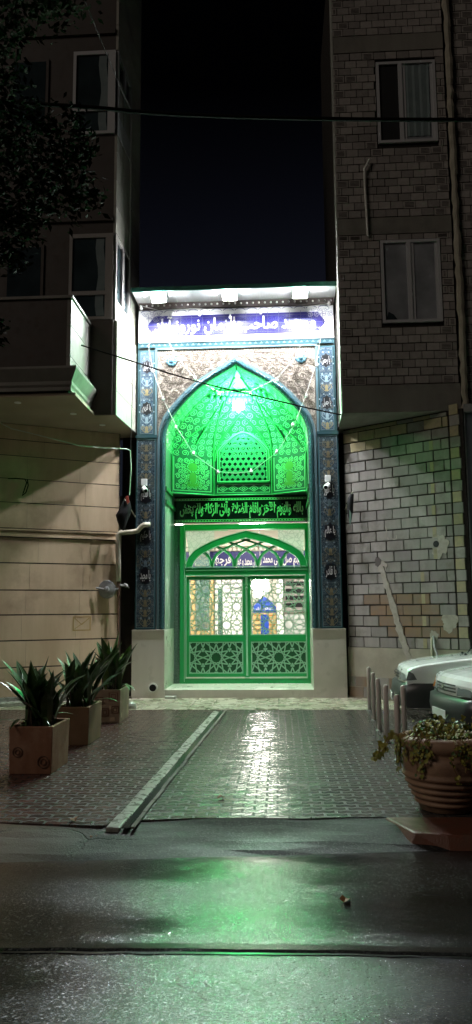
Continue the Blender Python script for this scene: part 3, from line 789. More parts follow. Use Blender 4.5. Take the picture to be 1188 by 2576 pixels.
prof = [(-LHW, LZ0)]+[(LHW*(i/12-1), lat_h(LHW*(i/12-1))) for i in range(25)]+[(LHW, LZ0)]
b = MB(); b.poly([(x+LC, z) for x, z in prof], fr((0, 1.312, 0))); b.build('lattice_void', 'black', PORT)
b = MB(); b.ribbon([(x+LC, z) for x, z in prof], .045, fr((0, yl+.01, 0)), .03, True); b.build('lattice_frame', 'rib', PORT)
b = MB(); b.ribbon([(x*1.045+LC, z+.02) for x, z in prof], .012, fr((0, yl+.01, 0)), .034, True); b.ribbon([(x*.955+LC, z+.012) for x, z in prof], .010, fr((0, yl+.01, 0)), .034, True)
f = fr((LC, 1.312, 4.42))
for i in range(5):
    c = -.46+i*.23; b.ribbon([(c-.1, 0), (c, .065), (c+.1, 0), (c, -.065)], .012, f, .006, True); b.ribbon([(c-.035, 0), (c, .03), (c+.035, 0), (c, -.03)], .014, f, .006, True)
b.ribbon([(-.58, -.09), (.58, -.09), (.58, .09), (-.58, .09)], .012, f, .006, True)
b.build('lattice_trim', 'scroll', PORT)
# inscription band
b = MB(); b.box(-HW, HW, 1.30, 1.5, 3.66, ZB); bd = b.build('inscription_band', 'bandblack', PORT)
b = MB(); lettering(b, 'بالله والیوم الآخر وأقام الصلاة وآتى الزکاة ولم یخش'.replace('أ', 'ا'), fr((.02, 1.30, 3.945)), 2.74, .40, .028)
lettering(b, 'و من یعمر مساجد الله من آمن', fr((.02, 1.30, 4.04)), 2.5, .12, .0)
b.build('lettering', 'bandtext', bd)
b = MB()
for z in (3.685, 3.725, 4.165, 4.2): b.box(-HW, HW, 1.292, 1.30, z-.006, z+.006)
for i in range(46):
    x = -HW+.03+i*.065; b.poly([(x, 3.69), (x+.03, 3.72), (x+.06, 3.69)], fr((0, 1.296, 0))); b.poly([(x, 4.17), (x+.03, 4.196), (x+.06, 4.17)], fr((0, 1.296, 0)))
b.build('border_line', 'bandtext', bd)
# pillars
def pillar(sx):
    for up in (False, True):
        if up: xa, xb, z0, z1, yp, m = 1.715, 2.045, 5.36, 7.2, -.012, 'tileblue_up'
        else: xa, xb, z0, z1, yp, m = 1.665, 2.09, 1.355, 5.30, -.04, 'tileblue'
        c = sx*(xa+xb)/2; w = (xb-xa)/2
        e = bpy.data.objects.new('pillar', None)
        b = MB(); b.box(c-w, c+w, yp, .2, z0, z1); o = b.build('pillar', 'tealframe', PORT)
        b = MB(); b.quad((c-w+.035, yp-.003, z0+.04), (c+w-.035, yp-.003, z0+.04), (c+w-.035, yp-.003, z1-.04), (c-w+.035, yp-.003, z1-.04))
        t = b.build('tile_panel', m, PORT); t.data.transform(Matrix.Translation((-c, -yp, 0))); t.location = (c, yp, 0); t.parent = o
        b = MB(); f = fr((c, yp-.002, 0))
        b.ribbon([(-w+.03, z0+.035), (w-.03, z0+.035), (w-.03, z1-.035), (-w+.03, z1-.035)], .010, f, .006, True)
        b.build('panel_trim', 'teallight', o)
        meds = [915, 1020] if up else [1240, 1343, 1443]
        words = {(-1, True): ['یا جلیل', 'یا کریم'], (1, True): ['یا رحمن', 'یا جمیل'], (-1, False): ['یا قدیم', 'یا حکیم', 'یا مجید'], (1, False): ['یا غفور', 'یا عالم', 'یا قادر']}[(sx, up)]
        fl = MB(); tan = MB()
        zc = [at(600, py, 1, 0).z+(.02 if sx > 0 else -.02) for py in meds]
        R = .11 if up else .135
        for z, wd in zip(zc, words):
            pts = []; med = MB(); let = MB()
            for i in range(32):
                a = 2*PI*i/32; rr = R*(1+.10*math.cos(8*a)); pts.append((rr*.95*math.cos(a), z+rr*1.25*math.sin(a)))
            med.poly(pts, fr((c, yp-.006, 0))); lettering(let, wd, fr((c, yp-.008, z)), R*1.55, R*1.7, .018); med.build('medallion', 'inkblack', o); let.build('lettering', 'letter', o)
            for i in range(8):
                a = 2*PI*(i+.5)/8; fl.poly([(R*1.45*math.cos(a)+.017*math.cos(q*PI/4), z+R*1.75*math.sin(a)+.017*math.sin(q*PI/4)) for q in range(8)], fr((c, yp-.007, 0)))
        # mirrored stems, vases and blossoms between the medallions
        z = z0+.14
        while z < z1-.12:
            if all(abs(z-q) > R*1.7 for q in zc):
                kind = int(z*7) % 3; mb = tan if kind else fl
                for s_ in (-1, 1):
                    mb.ribbon([(s_*.01, z-.09), (s_*.06, z-.05), (s_*.11, z), (s_*.10, z+.05), (s_*.06, z+.06), (s_*.045, z+.03), (s_*.07, z+.015)], .010, fr((c, yp-.004, 0)), .001)
                    fl.poly([(s_*.085+.022*math.cos(q*PI/4), z+.085+.022*math.sin(q*PI/4)) for q in range(8)], fr((c, yp-.005, 0)))
                mb.poly([(.035*math.cos(q*PI/5), z+.06*math.sin(q*PI/5)) for q in range(10)], fr((c, yp-.006, 0)))
                mb.poly([(-.05, z-.08), (.05, z-.08), (.02, z-.03), (-.02, z-.03)], fr((c, yp-.006, 0)))
            z += .2
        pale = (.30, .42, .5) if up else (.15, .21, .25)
        fl.build('blossom', plain('pale_blue_blossom_glaze', pale, .3), o); tan.build('stem_motif', plain('ochre_stem_glaze', (.32, .26, .13) if up else (.17, .145, .085), .3), o)
for sx in (-1, 1): pillar(sx)
# teal frame lines round the spandrel
b = MB(); f = fr((0, .004, 0))
b.ribbon([(-1.685, 5.33), (-1.685, 7.225), (1.685, 7.225), (1.685, 5.33)], .04, f, .03)
b.build('spandrel_frame', 'teallight', PORT)
b = MB(); b.box(-2.06, 2.06, -.03, .02, 7.25, 7.36); b.box(-2.07, -2.047, -.05, .02, 5.36, 7.36); b.box(2.047, 2.07, -.05, .02, 5.36, 7.36); b.box(-2.1, -1.655, -.055, .02, 5.3, 5.36); b.box(1.655, 2.1, -.055, .02, 5.3, 5.36)
b.build('cornice', 'tealframe', PORT)
b = MB()
for i in range(34): x = -2.02+i*.12; b.poly([(x, 7.28), (x+.04, 7.33), (x+.08, 7.28)], fr((0, -.033, 0)))
b.box(-2.05, 2.05, -.04, -.03, 7.34, 7.355)
b.build('cornice_motif', 'teallight', PORT)
# rosettes
for sx in (-1, 1):
    b = MB(); c = Vector((sx*1.36, -.012, 6.955))
    for q in range(9): a = q*2*PI/9; b.sphere(c+Vector((math.cos(a)*.075, 0, math.sin(a)*.075)), .045, 8, 5, (1, .5, 1))
    b.sphere(c, .065, 10, 6, (1, .8, 1)); b.build('rosette', plain('pale_blue_rosette_glaze', (.12, .27, .38), .3), PORT, smooth=True)
# sign
greyscroll = plain('grey_scroll_glaze', (.30, .30, .38), .4)
b = MB(); b.box(-2.06, 2.06, -.05, .02, 7.36, 8.06); sg = b.build('sign_panel', 'signwhite', PORT)
b = MB(); SZ = 7.71; fS = fr((0, -.05, SZ))
pts = []
for s_, side in ((1, 1), (-1, -1)):
    for q in range(-6, 7):
        a = q*PI/12; rx = .16*(1+.25*math.cos(4*a)); pts.append((s_*(1.68+rx*math.cos(a)), side*.225*math.sin(a)))
b.poly(pts, (fS[0]+fS[3]*.004, *fS[1:])); b.build('blue_field', 'signblue', sg)
b = MB(); scrolls(b, [(-1.72, -.2), (1.72, -.2), (1.72, .2), (-1.72, .2)], fS, .065, .010, depth=.005); b.build('field_scroll', plain('pale_blue_sign_scroll', (.05, .05, .24), .4), sg)
b = MB(); lettering(b, 'مسجد صاحب الزمان نوروز آباد', fr((-.02, -.061, SZ+.0)), 3.4, .42, .022); b.build('lettering', 'white', sg)
b = MB()
for i in range(17): x = -1.85+i*.23; b.box(x-.004, x+.004, -.060, -.055, SZ-.26, SZ+.26)
for z in (-.19, .0, .17): b.box(-1.9, 1.9, -.060, -.055, SZ+z-.004, SZ+z+.004)
for q in range(16):
    x = -1.9+q*.25
    b.ribbon([(x+.11*math.cos(a*PI/8), .30+.05*math.sin(a*PI/8)) for a in range(9)], .012, fS, .006)
b.build('tile_joint', plain('pale_tile_joint', (.10, .10, .2), .5), sg)
for s_ in (-1, 1):
    for zz in (-.2, .2):
        b = MB(); scrolls(b, [(s_*1.5-.25*(s_ < 0), zz-.1), (s_*1.5+.55*(s_ > 0)+.0, zz-.1), (s_*1.5+.55*(s_ > 0), zz+.1), (s_*1.5-.55*(s_ < 0), zz+.1)], fS, .07, .012, depth=.006)
        b.build('corner_scroll', greyscroll, sg)
# canopy
b = MB(); b.box(-2.1, 2.1, -.62, .3, 8.25, 8.30); b.build('canopy_roof', 'soffitwhite', PORT)
b = MB(); b.box(-2.11, 2.11, -.645, -.62, 8.235, 8.325); b.build('canopy_edge', 'canopygreen', PORT)
b = MB()
for i in range(24): x = -2.1+i*.175; b.box(x+.006, x+.169, -.615, -.01, 8.236, 8.249)
b.build('soffit_slat', 'soffitwhite', PORT)
b = MB(); b.box(-2.07, 2.07, -.045, .02, 8.10, 8.235); dn = b.build('dentil_course', 'dentil', PORT)
b = MB()
for i in range(33): x = -2.02+i*.126; b.sphere((x, -.05, 8.17), .022, 8, 5)
b.build('dentil_stud', 'white', dn)
# ------------------------------------------------------------------ gate
YD = 1.30; GL, GR, GC = -1.345, HW, .12
FD = fr((0, YD-.03, 0))
gate = MB()
gate.box(GL, GL+.125, YD-.03, YD+.06, .165, 3.62); gate.box(GR-.07, GR, YD-.03, YD+.06, .165, 3.62)
gate.box(GL+.125, GR-.07, YD-.03, YD+.06, 3.50, 3.62); gate.box(GL+.125, GR-.07, YD-.03, YD+.06, 2.50, 2.655); gate.box(GL+.125, GR-.07, YD-.03, YD+.06, .165, .27)
gate.box(GC-.055, GC+.055, YD-.035, YD+.06, .27, 2.50)
js = MB(); js.box(-HW+.004, GL, YD+.0, YD+.09, .165, 3.62); js.build('jamb_strip', 'nichedark', PORT)
G_ = gate.build('gate_frame', 'gategreen', PORT)
SP = .505; LB = 2.655; LX0 = GC-2.5*SP
arc_u = [(0, 0), (.03, .2), (.10, .37), (.28, .6), (.55, .78), (1.1, 1.05), (1.7, 1.25), (2.5, 1.45)]
outer = [(LX0+a*SP, LB+c*SP) for a, c in arc_u]; outer += [(2*GC-x, z) for x, z in outer[:-1][::-1]]
b = MB(); b.ribbon(outer, .16, (FD[0]-Y_*.0, *FD[1:]), .02); b.build('arch_rail', 'gategreen', G_)
b = MB(); inner2 = offset(outer, -.075); outer2 = offset(outer, .075)
b.ribbon(inner2, .018, FD, .03); b.ribbon(outer2, .016, FD, .03)
b.ribbon([(LX0-.03, LB+.02), (2*GC-LX0+.03, LB+.02)], .018, FD, .03); b.ribbon([(LX0-.07, LB-.05), (2*GC-LX0+.07, LB-.05)], .014, FD, .02)
b.ribbon([(GL+.125, 3.05), (GL+.125, 3.48), (GC-.4, 3.48)], .018, FD, .02); b.ribbon([(GR-.07, 3.05), (GR-.07, 3.48), (GC+.4, 3.48)], .018, FD, .02)
b.ribbon([(GL+.135, .285), (GL+.135, 2.49), (GR-.075, 2.49), (GR-.075, .285)], .022, FD, .014, True)
b.ribbon([(GL+.10, .2), (GL+.10, 3.6)], .012, FD, .01)
b.build('frame_trim', 'gatelight', G_)
# lunette tracery
b = MB(); b2 = MB()
tr = [(0, 0), (.06, .36), (.2, .59), (.5, .81), (1, 1.03), (1.5, 1.2), (2, 1.33), (2.5, 1.42), (3, 1.49)]
def outer_h(x):
    for (xa, za), (xb, zb) in zip(outer, outer[1:]):
        if xa <= x <= xb: return za+(zb-za)*(x-xa)/max(1e-9, xb-xa)
    return LB
for i in range(6):
    xn = LX0+i*SP
    for s_ in (-1, 1):
        pts = []
        for q in range(len(tr)-1):
            for m in range(4):
                a = tr[q][0]+(tr[q+1][0]-tr[q][0])*m/4; c = tr[q][1]+(tr[q+1][1]-tr[q][1])*m/4
                x = xn+s_*a*SP; z = LB+c*SP
                if x < LX0 or x > 2*GC-LX0 or z > outer_h(x)-.05: break
                pts.append((x, z))
            else: continue
            break
        if len(pts) > 3:
            b.ribbon(pts, .044, fr((0, YD-.004, 0)), .03)
            b2.ribbon([(x+s_*.027, z-.012) for x, z in pts[1:17]], .028, fr((0, YD-.004, 0)), .034)
b.build('lunette_tracery', 'gategreen', G_); b2.build('tracery_trim', 'gatelight', G_)
# frosted corner panes over the arch
for s_ in (-1, 1):
    xe = GL+.125 if s_ < 0 else GR-.07
    pts = [(xe, 3.5)]+[(x, z+.05) for x, z in (outer if s_ < 0 else outer[::-1]) if (x-GC)*s_ > .42 and z > 2.75]
    pts.append((pts[-1][0], 3.5)); b = MB(); b.poly(pts, fr((0, YD+.02, 0)), .006); b.build('corner_pane', 'cornerpane', G_)
b = MB(); b.tube([(GC, YD-.05, .33), (GC, YD-.05, 2.18)], .022, 8); b.lathe([(.02, 2.16), (.034, 2.2), (.02, 2.24), (.036, 2.28), (.022, 2.31), (.022, 2.4), (.034, 2.42), (.034, 2.45)], (GC, YD-.05, 0), 10); b.box(GC-.075, GC+.075, YD-.06, YD-.036, 2.46, 2.49)
b.build('closing_post', 'gatelight', G_)
def dodecagons(x0, x1, z0, z1, R, cx, cz, theta=62):
    """star lattice (polygons-in-contact on a 3.12.12 tiling), returned as clipped segments"""
    segs = []; ap = R*math.cos(PI/12); D = 2*ap; e = 2*R*math.sin(PI/12)
    polys = []
    for i in range(-4, 5):
        for j in range(-4, 5):
            px, pz = cx+D*(i+.5*j), cz+D*j*math.sqrt(3)/2
            if px < x0-R*1.1 or px > x1+R*1.1 or pz < z0-R*1.1 or pz > z1+R*1.1: continue
            polys.append([(px+R*math.cos(PI/12+k*PI/6), pz+R*math.sin(PI/12+k*PI/6)) for k in range(12)])
            # two triangles per lattice cell
            for sgn in (1, -1):
                tx, tz = px+D/2*1.0, pz+sgn*D/(2*math.sqrt(3)); r = e/math.sqrt(3)
                ph = PI/2 if sgn < 0 else -PI/2
                polys.append([(tx+r*math.cos(ph+PI+k*2*PI/3), tz+r*math.sin(ph+PI+k*2*PI/3)) for k in range(3)])
    for pg in polys:
        n = len(pg); c = Vector((sum(p[0] for p in pg)/n, sum(p[1] for p in pg)/n)); th = math.radians(theta)
        rays = []
        for k in range(n):
            a, q = Vector(pg[k]), Vector(pg[(k+1) % n]); m = (a+q)/2; d = (q-a).normalized()
            if (c-m).dot(Vector((-d.y, d.x))) < 0: d = -d
            nrm = Vector((-d.y, d.x))
            rays.append((m, d*math.cos(th)+nrm*math.sin(th), -d*math.cos(th)+nrm*math.sin(th)))
        for k in range(n):
            m1, f1, g1_ = rays[k]; m2, f2, g2 = rays[(k+1) % n]
            best = None
            if n == 12:
                m2, f2, g2 = rays[(k+3) % n]
            for da in (f1, g1_):
                for db in (f2, g2):
                    den = da.x*db.y-da.y*db.x
                    if abs(den) < 1e-9: continue
                    t = ((m2.x-m1.x)*db.y-(m2.y-m1.y)*db.x)/den; u = ((m2.x-m1.x)*da.y-(m2.y-m1.y)*da.x)/den
                    if t > 1e-4 and u > 1e-4 and (best is None or t+u < best[0]): best = (t+u, m1+da*t)
            if best: segs += [(m1, best[1]), (best[1], m2)]
        if False:   # inner star of each rosette
            r2 = R*.50
            for k in range(12):
                a1 = k*PI/6; segs.append((c+Vector((r2*math.cos(a1), r2*math.sin(a1))), c+Vector((r2*math.cos(a1+5*PI/6), r2*math.sin(a1+5*PI/6)))) ) if False else None
    res = []
    for a, q in segs:
        cl = clipseg(a, q, x0, x1, z0, z1)
        if cl: res.append(cl)
    return res
for s_ in (-1, 1):
    xa, xb = (GL+.13, GC-.055) if s_ < 0 else (GC+.055, GR-.0)
    leaf = MB(); y0, y1 = YD-.012, YD+.03
    st = .075
    sa, sb_ = (.075, .03) if s_ < 0 else (.03, .075)
    leaf.box(xa, xa+sa, y0, y1, .3, 2.475); leaf.box(xb-sb_, xb, y0, y1, .3, 2.475)
    for z0, z1 in ((.3, .37), (1.055, 1.19), (2.41, 2.475)): leaf.box(xa+sa, xb-sb_, y0, y1, z0, z1)
    lf = leaf.build('gate_leaf', 'gategreen', PORT)
    gx0, gx1 = xa+sa+.012, xb-sb_-.012
    # upper grille
    b = MB(); f = fr((0, y0+.012, 0))
    for a, c in dodecagons(gx0, gx1, 1.205, 2.395, .235, (gx0+gx1)/2, 1.80, 70): b.bar(a, c, .019, f, .015)
    b.ribbon([(gx0, 1.2), (gx1, 1.2), (gx1, 2.4), (gx0, 2.4)], .02, f, .006, True)
    b.build('upper_grille', 'gatelight', lf)
    b = MB(); b.box(xa+sa, xb-sb_, y0+.022, y1, .37, 1.055); b.build('lower_panel', 'gatedark', lf)
    b = MB(); f = fr((0, y0+.010, 0))
    for a, c in dodecagons(gx0, gx1, .385, 1.04, .30, (gx0+gx1)/2, .712, 70): b.bar(a, c, .026, f, .012)
    b.ribbon([(gx0, .385), (gx1, .385), (gx1, 1.04), (gx0, 1.04)], .022, f, .006, True)
    b.build('lower_grille', 'gatelight', lf)
# ------------------------------------------------------------------ hall behind the gate
HALL = thing('prayer_hall', 'bright white prayer hall with navy inscription band seen through the green gate', 'prayer hall', (0, 5, .165))
YB = 7.2
b = MB(); b.box(-4, 4, 1.9, YB, .12, .166); b.build('floor', 'hallfloor', HALL)
b = MB(); b.box(-4, 4, 1.52, YB+.2, 4.15, 4.3); b.build('ceiling', 'hallceil', HALL)
b = MB(); b.box(-4, 4, YB, YB+.2, .165, 4.15); b.box(-4.2, -4, 1.5, YB+.2, .165, 4.3); b.box(4, 4.2, 1.5, YB+.2, .165, 4.3); b.box(-4, -HW, 1.36, 1.5, .165, 4.3); b.box(HW, 4, 1.36, 1.5, .165, 4.3)
b.build('hall_wall', 'hallwall', HALL)
b = MB(); b.box(-4, 4, YB-.25, YB, 3.62, 3.72); b.box(-4, 4, YB-.10, YB, 3.72, 3.9)
for i in range(60): b.box(-3.9+i*.13, -3.82+i*.13, YB-.14, YB-.1, 3.5, 3.6)
b.build('cornice', plain('hall_cream_cornice', (.66, .62, .52), .6), HALL)
b = MB(); b.box(-2.05, 4, YB-.04, YB, 2.93, 3.48); nb = b.build('inscription_band', 'navy', HALL)
b = MB()
for px, txt in ((738, 'اللهم صل'), (680, 'علی محمد و'), (618, 'آل محمد و عجل'), (556, 'فرجهم')):
    p = at(px, 1405, 1, YB-.04); lettering(b, txt, fr((p.x, YB-.04, 3.19)), .62, .42, .02)
b.build('lettering', 'letter', nb)
def hallbox(px0, px1, py0, py1, y0, name, mat, parent=HALL, d=.04):
    a = at(px0, py1, 1, y0); c = at(px1, py0, 1, y0); bb = MB(); bb.box(a.x, c.x, y0, y0+d, max(.17, a.z), c.z); return bb.build(name, mat, parent)
hallbox(480, 537, 1448, 1610, YB-.32, 'column', 'hallbrick', d=.3)
t = hallbox(492, 527, 1448, 1585, YB-.335, 'column_tile', 'halltile', d=.01)
hallbox(490, 528, 1372, 1424, YB-.335, 'upper_column_tile', 'halltile', d=.01)
cab = hallbox(541, 612, 1448, 1608, YB-.2, 'cabinet', 'white', d=.15)
hallbox(549, 560, 1480, 1606, YB-.21, 'cabinet_slot', 'halltile', cab, .008)
for k in range(5): hallbox(566, 610, 1452+k*12, 1457+k*12, YB-.21, 'shutter_slat', 'upvcgrey', cab, .008)
b = MB()
p0 = at(637, 1608, 1, YB-.2); p1 = at(695, 1540, 1, YB-.2); pa = at(665, 1500, 1, YB-.2)
b.poly([(p0.x, p1.z), (p1.x, p1.z), (p1.x, p1.z+.16), ((p1.x+pa.x)/2, (p1.z+pa.z)/2+.11), (pa.x, pa.z), ((p0.x+pa.x)/2, (p1.z+pa.z)/2+.11), (p0.x, p1.z+.16)], fr((0, YB-.2, 0)), .1)
mh = b.build('mihrab_arch', 'blue', HALL)
b = MB(); lettering(b, 'السلام علیک', fr(((p0.x+p1.x)/2, YB-.2, p1.z+.10)), .5, .12, .02); b.build('lettering', 'white', mh)
mp = hallbox(637, 695, 1541, 1608, YB-.19, 'mihrab_pier', 'hallbrick')
hallbox(657, 676, 1545, 1606, YB-.2, 'mihrab_tile', 'blue', mp, .006)
for k in range(5): hallbox(640, 692, 1546+k*12, 1549+k*12, YB-.196, 'brick_course', 'redamber', mp, .004)
hallbox(698, 712, 1448, 1608, YB-.3, 'pilaster', 'white', d=.25)
wn = hallbox(716, 768, 1448, 1540, YB-.15, 'louvre_window', 'upvc', d=.1)
for k in range(4): hallbox(719, 764, 1462+k*18, 1473+k*18, YB-.16, 'louvre', 'black', wn, .008)
hallbox(716, 768, 1545, 1608, YB-.15, 'door_panel', plain('grey_hall_door', (.45, .47, .46), .4), d=.1)
# lamps of the hall
for x in (-2.2, 0.1, 2.2):
    b = MB(); b.box(x-.35, x+.35, 3.2, 5.8, 4.13, 4.145); b.build('ceiling_panel', 'hallpanel', HALL)
pl_ = at(655, 1478, 1, 4.6)
o = MB(); o.lathe([(.13, .06), (.16, .03), (.15, 0)], (pl_.x-.07, 4.6, pl_.z+.06), 20, 1); o.lathe([(.10, .06), (.12, .03), (.11, 0)], (pl_.x+.13, 4.6, pl_.z+.10), 18, 1); o.lathe([(.09, .06), (.11, .03), (.10, 0)], (pl_.x-.06, 4.6, pl_.z-.14), 18, 1); LAMPH = thing('hall_floodlight', 'dazzling white lamp hanging inside the hall above the blue mihrab', 'lamp', (pl_.x, 4.63, pl_.z-.17))
o.build('lens', 'halllight', LAMPH)
b = MB(); b.box(pl_.x-.18, pl_.x+.19, 4.665, 4.72, pl_.z-.17, pl_.z+.2); b.tube([(pl_.x, 4.7, pl_.z+.24), (pl_.x, 4.7, 4.15)], .012, 6); b.build('housing', 'housing', LAMPH)
# ================================================================== LEFT APARTMENT BUILDING
SOF = 5.42
LEFT = thing('apartment_building', 'beige stone-clad apartment building with corner bay window and jutting balcony', 'apartment building', (-4.5, 1, 0))
FY = -1.46
WA = Vector((-2.45, .06, 0)); WD = Vector((-1.96, -1.09, 0)).normalized(); WN = Vector((1.09, -1.96, 0)).normalized()
fw = (WA, WD, Z_, WN)
# ground-floor wall: coursed slabs with recessed joints on a splayed plane
b = MB(); b.obox(WA-WN*.25, WD*4.2, WN*.235, Z_*SOF); b.obox(WA-WN*.6, WD*.02, WN*.60, Z_*SOF); b.build('wall_core', 'joint', LEFT)
b = MB(); b2 = MB()
zl = [.12, .675, 1.18, 1.67, 2.145, 2.668, 3.17]
for z0, z1 in zip(zl, zl[1:]):
    s = 0
    while s < 4.2:
        l = 1.05 if s else ru(.5, 1.0)
        b.obox(WA+WD*(s+.002)-WN*.012+Z_*(z0+.012), WD*(min(l, 4.2-s)-.004), WN*.012, Z_*(z1-z0-.024)); s += l
for z0, z1 in ((3.345, 3.85), (3.85, 4.32), (4.32, 4.78), (4.78, 5.1), (5.1, 5.42)):
    s = 0
    while s < 4.2:
        l = 1.05 if s else ru(.5, 1.0)
        b.obox(WA+WD*(s+.002)-WN*.012+Z_*(z0+.008), WD*(min(l, 4.2-s)-.004), WN*.012, Z_*(z1-z0-.016)); s += l
b.build('ground_wall', 'travertine', LEFT)
b = MB(); b.obox(WA-WN*.01+Z_*3.18, WD*4.2, WN*.05, Z_*.05); b.obox(WA-WN*.01+Z_*3.235, WD*4.2, WN*.02, Z_*.06); b.obox(WA-WN*.01+Z_*3.30, WD*4.2, WN*.045, Z_*.03)
b.build('string_course', 'travertine', LEFT)
b = MB(); b.obox(WA-WN*.01, WD*4.2, WN*.10, Z_*.13); b.obox(WA+WD*1.9+WN*.02, WD*2.2, WN*.42, Z_*.06); b.build('plinth', 'kerbstone', LEFT)
# dark return between the splayed wall and the portal
b = MB(); b.box(-2.47, -2.06, .42, .5, 0, SOF); b.build('recess_wall', 'cladshaded', LEFT)
# soffit of the overhang
b = MB(); b.v += [(-9, FY, SOF), (-2.23, FY, SOF), (-2.12, .45, SOF), (-2.7, .45, SOF), (-9, -.5, SOF)]; b.face((0, 1, 2, 3, 4)[::-1])
b.box(-9, -2.62, -2.83, FY, SOF, SOF+.05); b.build('overhang_soffit', 'soffit', LEFT)
b = MB()
for px, py in ((45, 1012), (258, 1068), (185, 1040)):
    p = at(px, py, 2, SOF); b.lathe([(.06, 0), (.06, -.012), (.04, -.014)], (p.x, p.y, SOF), 14)
b.build('soffit_spotlight', 'camwhite', LEFT)
# upper body
HT = 15.5
SX0, SX1 = -2.26, -2.16         # side plane x at front and at back (wall above parapet slightly set back)
def sx(y, off=0): return SX0+(SX1-SX0)*(y-FY)/(0-FY)+off
b = MB()
b.v += [(-9, FY, SOF+.05), (SX0-.05, FY, SOF+.05), (SX1-.05, .6, SOF+.05), (-9, 5, SOF+.05), (-9, FY, HT), (SX0-.05, FY, HT), (SX1-.05, .6, HT), (-9, 5, HT)]
for q in ((0, 1, 5, 4), (1, 2, 6, 5), (3, 0, 4, 7), (4, 5, 6, 7), (2, 3, 7, 6)): b.face(q)
b.build('upper_wall', 'cladshaded', LEFT)
# side cladding: parapet band of the bay, then window zone, then panels above
b = MB()
def sidepanel(z0, z1, ya, yb, th, o=0.):
    xa, xb = sx(ya)-.05+o, sx(yb)-.05+o
    p = [(xa, ya, z0), (xb, yb, z0), (xb, yb, z1), (xa, ya, z1)]; base = len(b.v)
    b.v += p+[(x+th, y, z) for x, y, z in p]
    for q in ((4, 5, 6, 7), (0, 4, 7, 3), (5, 1, 2, 6), (7, 6, 2, 3), (0, 1, 5, 4)): b.face([base+i for i in q])
rows_ = [SOF, 5.9, 6.37, 6.84, 7.3]
for z0, z1 in zip(rows_, rows_[1:]):
    sidepanel(z0+.006, z1-.006, FY, -.72, .10); sidepanel(z0+.006, z1-.006, -.715, .35, .10)
for z0, z1 in ((7.31, 8.0), (8.0, 8.55), (8.55, 9.1)): sidepanel(z0+.005, z1-.005, -.42, .35, .055)
for k in range(6): sidepanel(9.12+k*.56, 9.12+k*.56+.55, FY, .35, .05)
for k in range(5): sidepanel(13.05+k*.56, 13.05+k*.56+.55, FY, .35, .05)
for z0, z1 in ((12.4, 13.04),): sidepanel(z0, z1, -.42, .35, .05)
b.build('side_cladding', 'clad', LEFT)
b = MB(); b.box(-2.86, -2.285, FY-.05, FY+.02, SOF+.002, 7.3); b.build('bay_front', 'cladshaded', LEFT)
# corner window of the bay (front light and side light)
def corner_window(z0, z1, lit, mats):
    w = MB(); yq = FY
    # front
    xl, xr = -3.17, SX0-.045
    for a in ((xl, xl+.06, z0, z1), (xr-.15, xr, z0, z1)): w.box(a[0], a[1], yq-.04, yq+.02, a[2], a[3])
    for za, zb in ((z1-.08, z1), (z0, z0+.06)) : w.box(xl+.06, xr-.15, yq-.04, yq+.02, za, zb)
    zt = z0+.50; w.box(xl+.06, xr-.15, yq-.04, yq+.02, zt, zt+.08)
    # side
    def sb(ya, yb, za, zb, th=.06):
        xa, xb = sx(ya)-.05, sx(yb)-.05; base = len(w.v); p = [(xa, ya, za), (xb, yb, za), (xb, yb, zb), (xa, ya, zb)]
        w.v += p+[(x+th, y, z) for x, y, z in p]
        for q in ((4, 5, 6, 7), (0, 4, 7, 3), (5, 1, 2, 6), (7, 6, 2, 3), (0, 1, 5, 4)): w.face([base+i for i in q])
    sb(FY, FY+.09, z0, z1); sb(-.50, -.43, z0, z1); sb(FY+.09, -.5, z1-.09, z1); sb(FY+.09, -.5, z0, z0+.42); sb(-1.0, -.93, z0+.42, z1-.09); sb(-.86, -.82, z0+.42, z1-.09, .05)
    fo = w.build('corner_window', mats[0], LEFT)
    g = MB(); g.quad((xl+.06, yq-.012, z0+.06), (xr-.15, yq-.012, z0+.06), (xr-.15, yq-.012, z1-.08), (xl+.06, yq-.012, z1-.08))
    g.quad((sx(FY+.09)-.03, FY+.09, z0+.42), (sx(-.5)-.03, -.5, z0+.42), (sx(-.5)-.03, -.5, z1-.09), (sx(FY+.09)-.03, FY+.09, z1-.09)); g.build('pane', mats[1], fo)
    c = MB(); P = []
    for i in range(9):
        for j in (0, 1): P.append((xr-.17-(.05+.10*(1-j)+.03*math.sin(i*1.1))*(1 if j == 0 else 1)+(0 if j == 0 else .06), yq-.016, z0+.08+(z1-z0-.18)*i/8))
    c.v += P
    for i in range(8): c.face((i*2, i*2+1, i*2+3, i*2+2))
    c.build('curtain', 'curtain', fo)
corner_window(7.32, 9.08, True, ('upvc', 'glass'))
corner_window(11.2, 13.02, False, ('upvcgrey', 'glass'))
for k, (z0, z1) in enumerate(((7.6, 8.9), (11.4, 12.9))):
    w = MB(); w.box(-4.46, -3.68, FY-.03, FY+.01, z0, z1); fo = w.build('window_frame', 'cladshaded', LEFT)
    g = MB(); g.quad((-4.4, FY-.034, z0+.06), (-3.74, FY-.034, z0+.06), (-3.74, FY-.034, z1-.06), (-4.4, FY-.034, z1-.06)); g.build('pane', 'glass', fo)
for z in (9.35, 13.4):
    b = MB(); b.box(-9, -2.32, FY-.04, FY+.01, z, z+.12); b.build('string_band', 'cladshaded', LEFT)
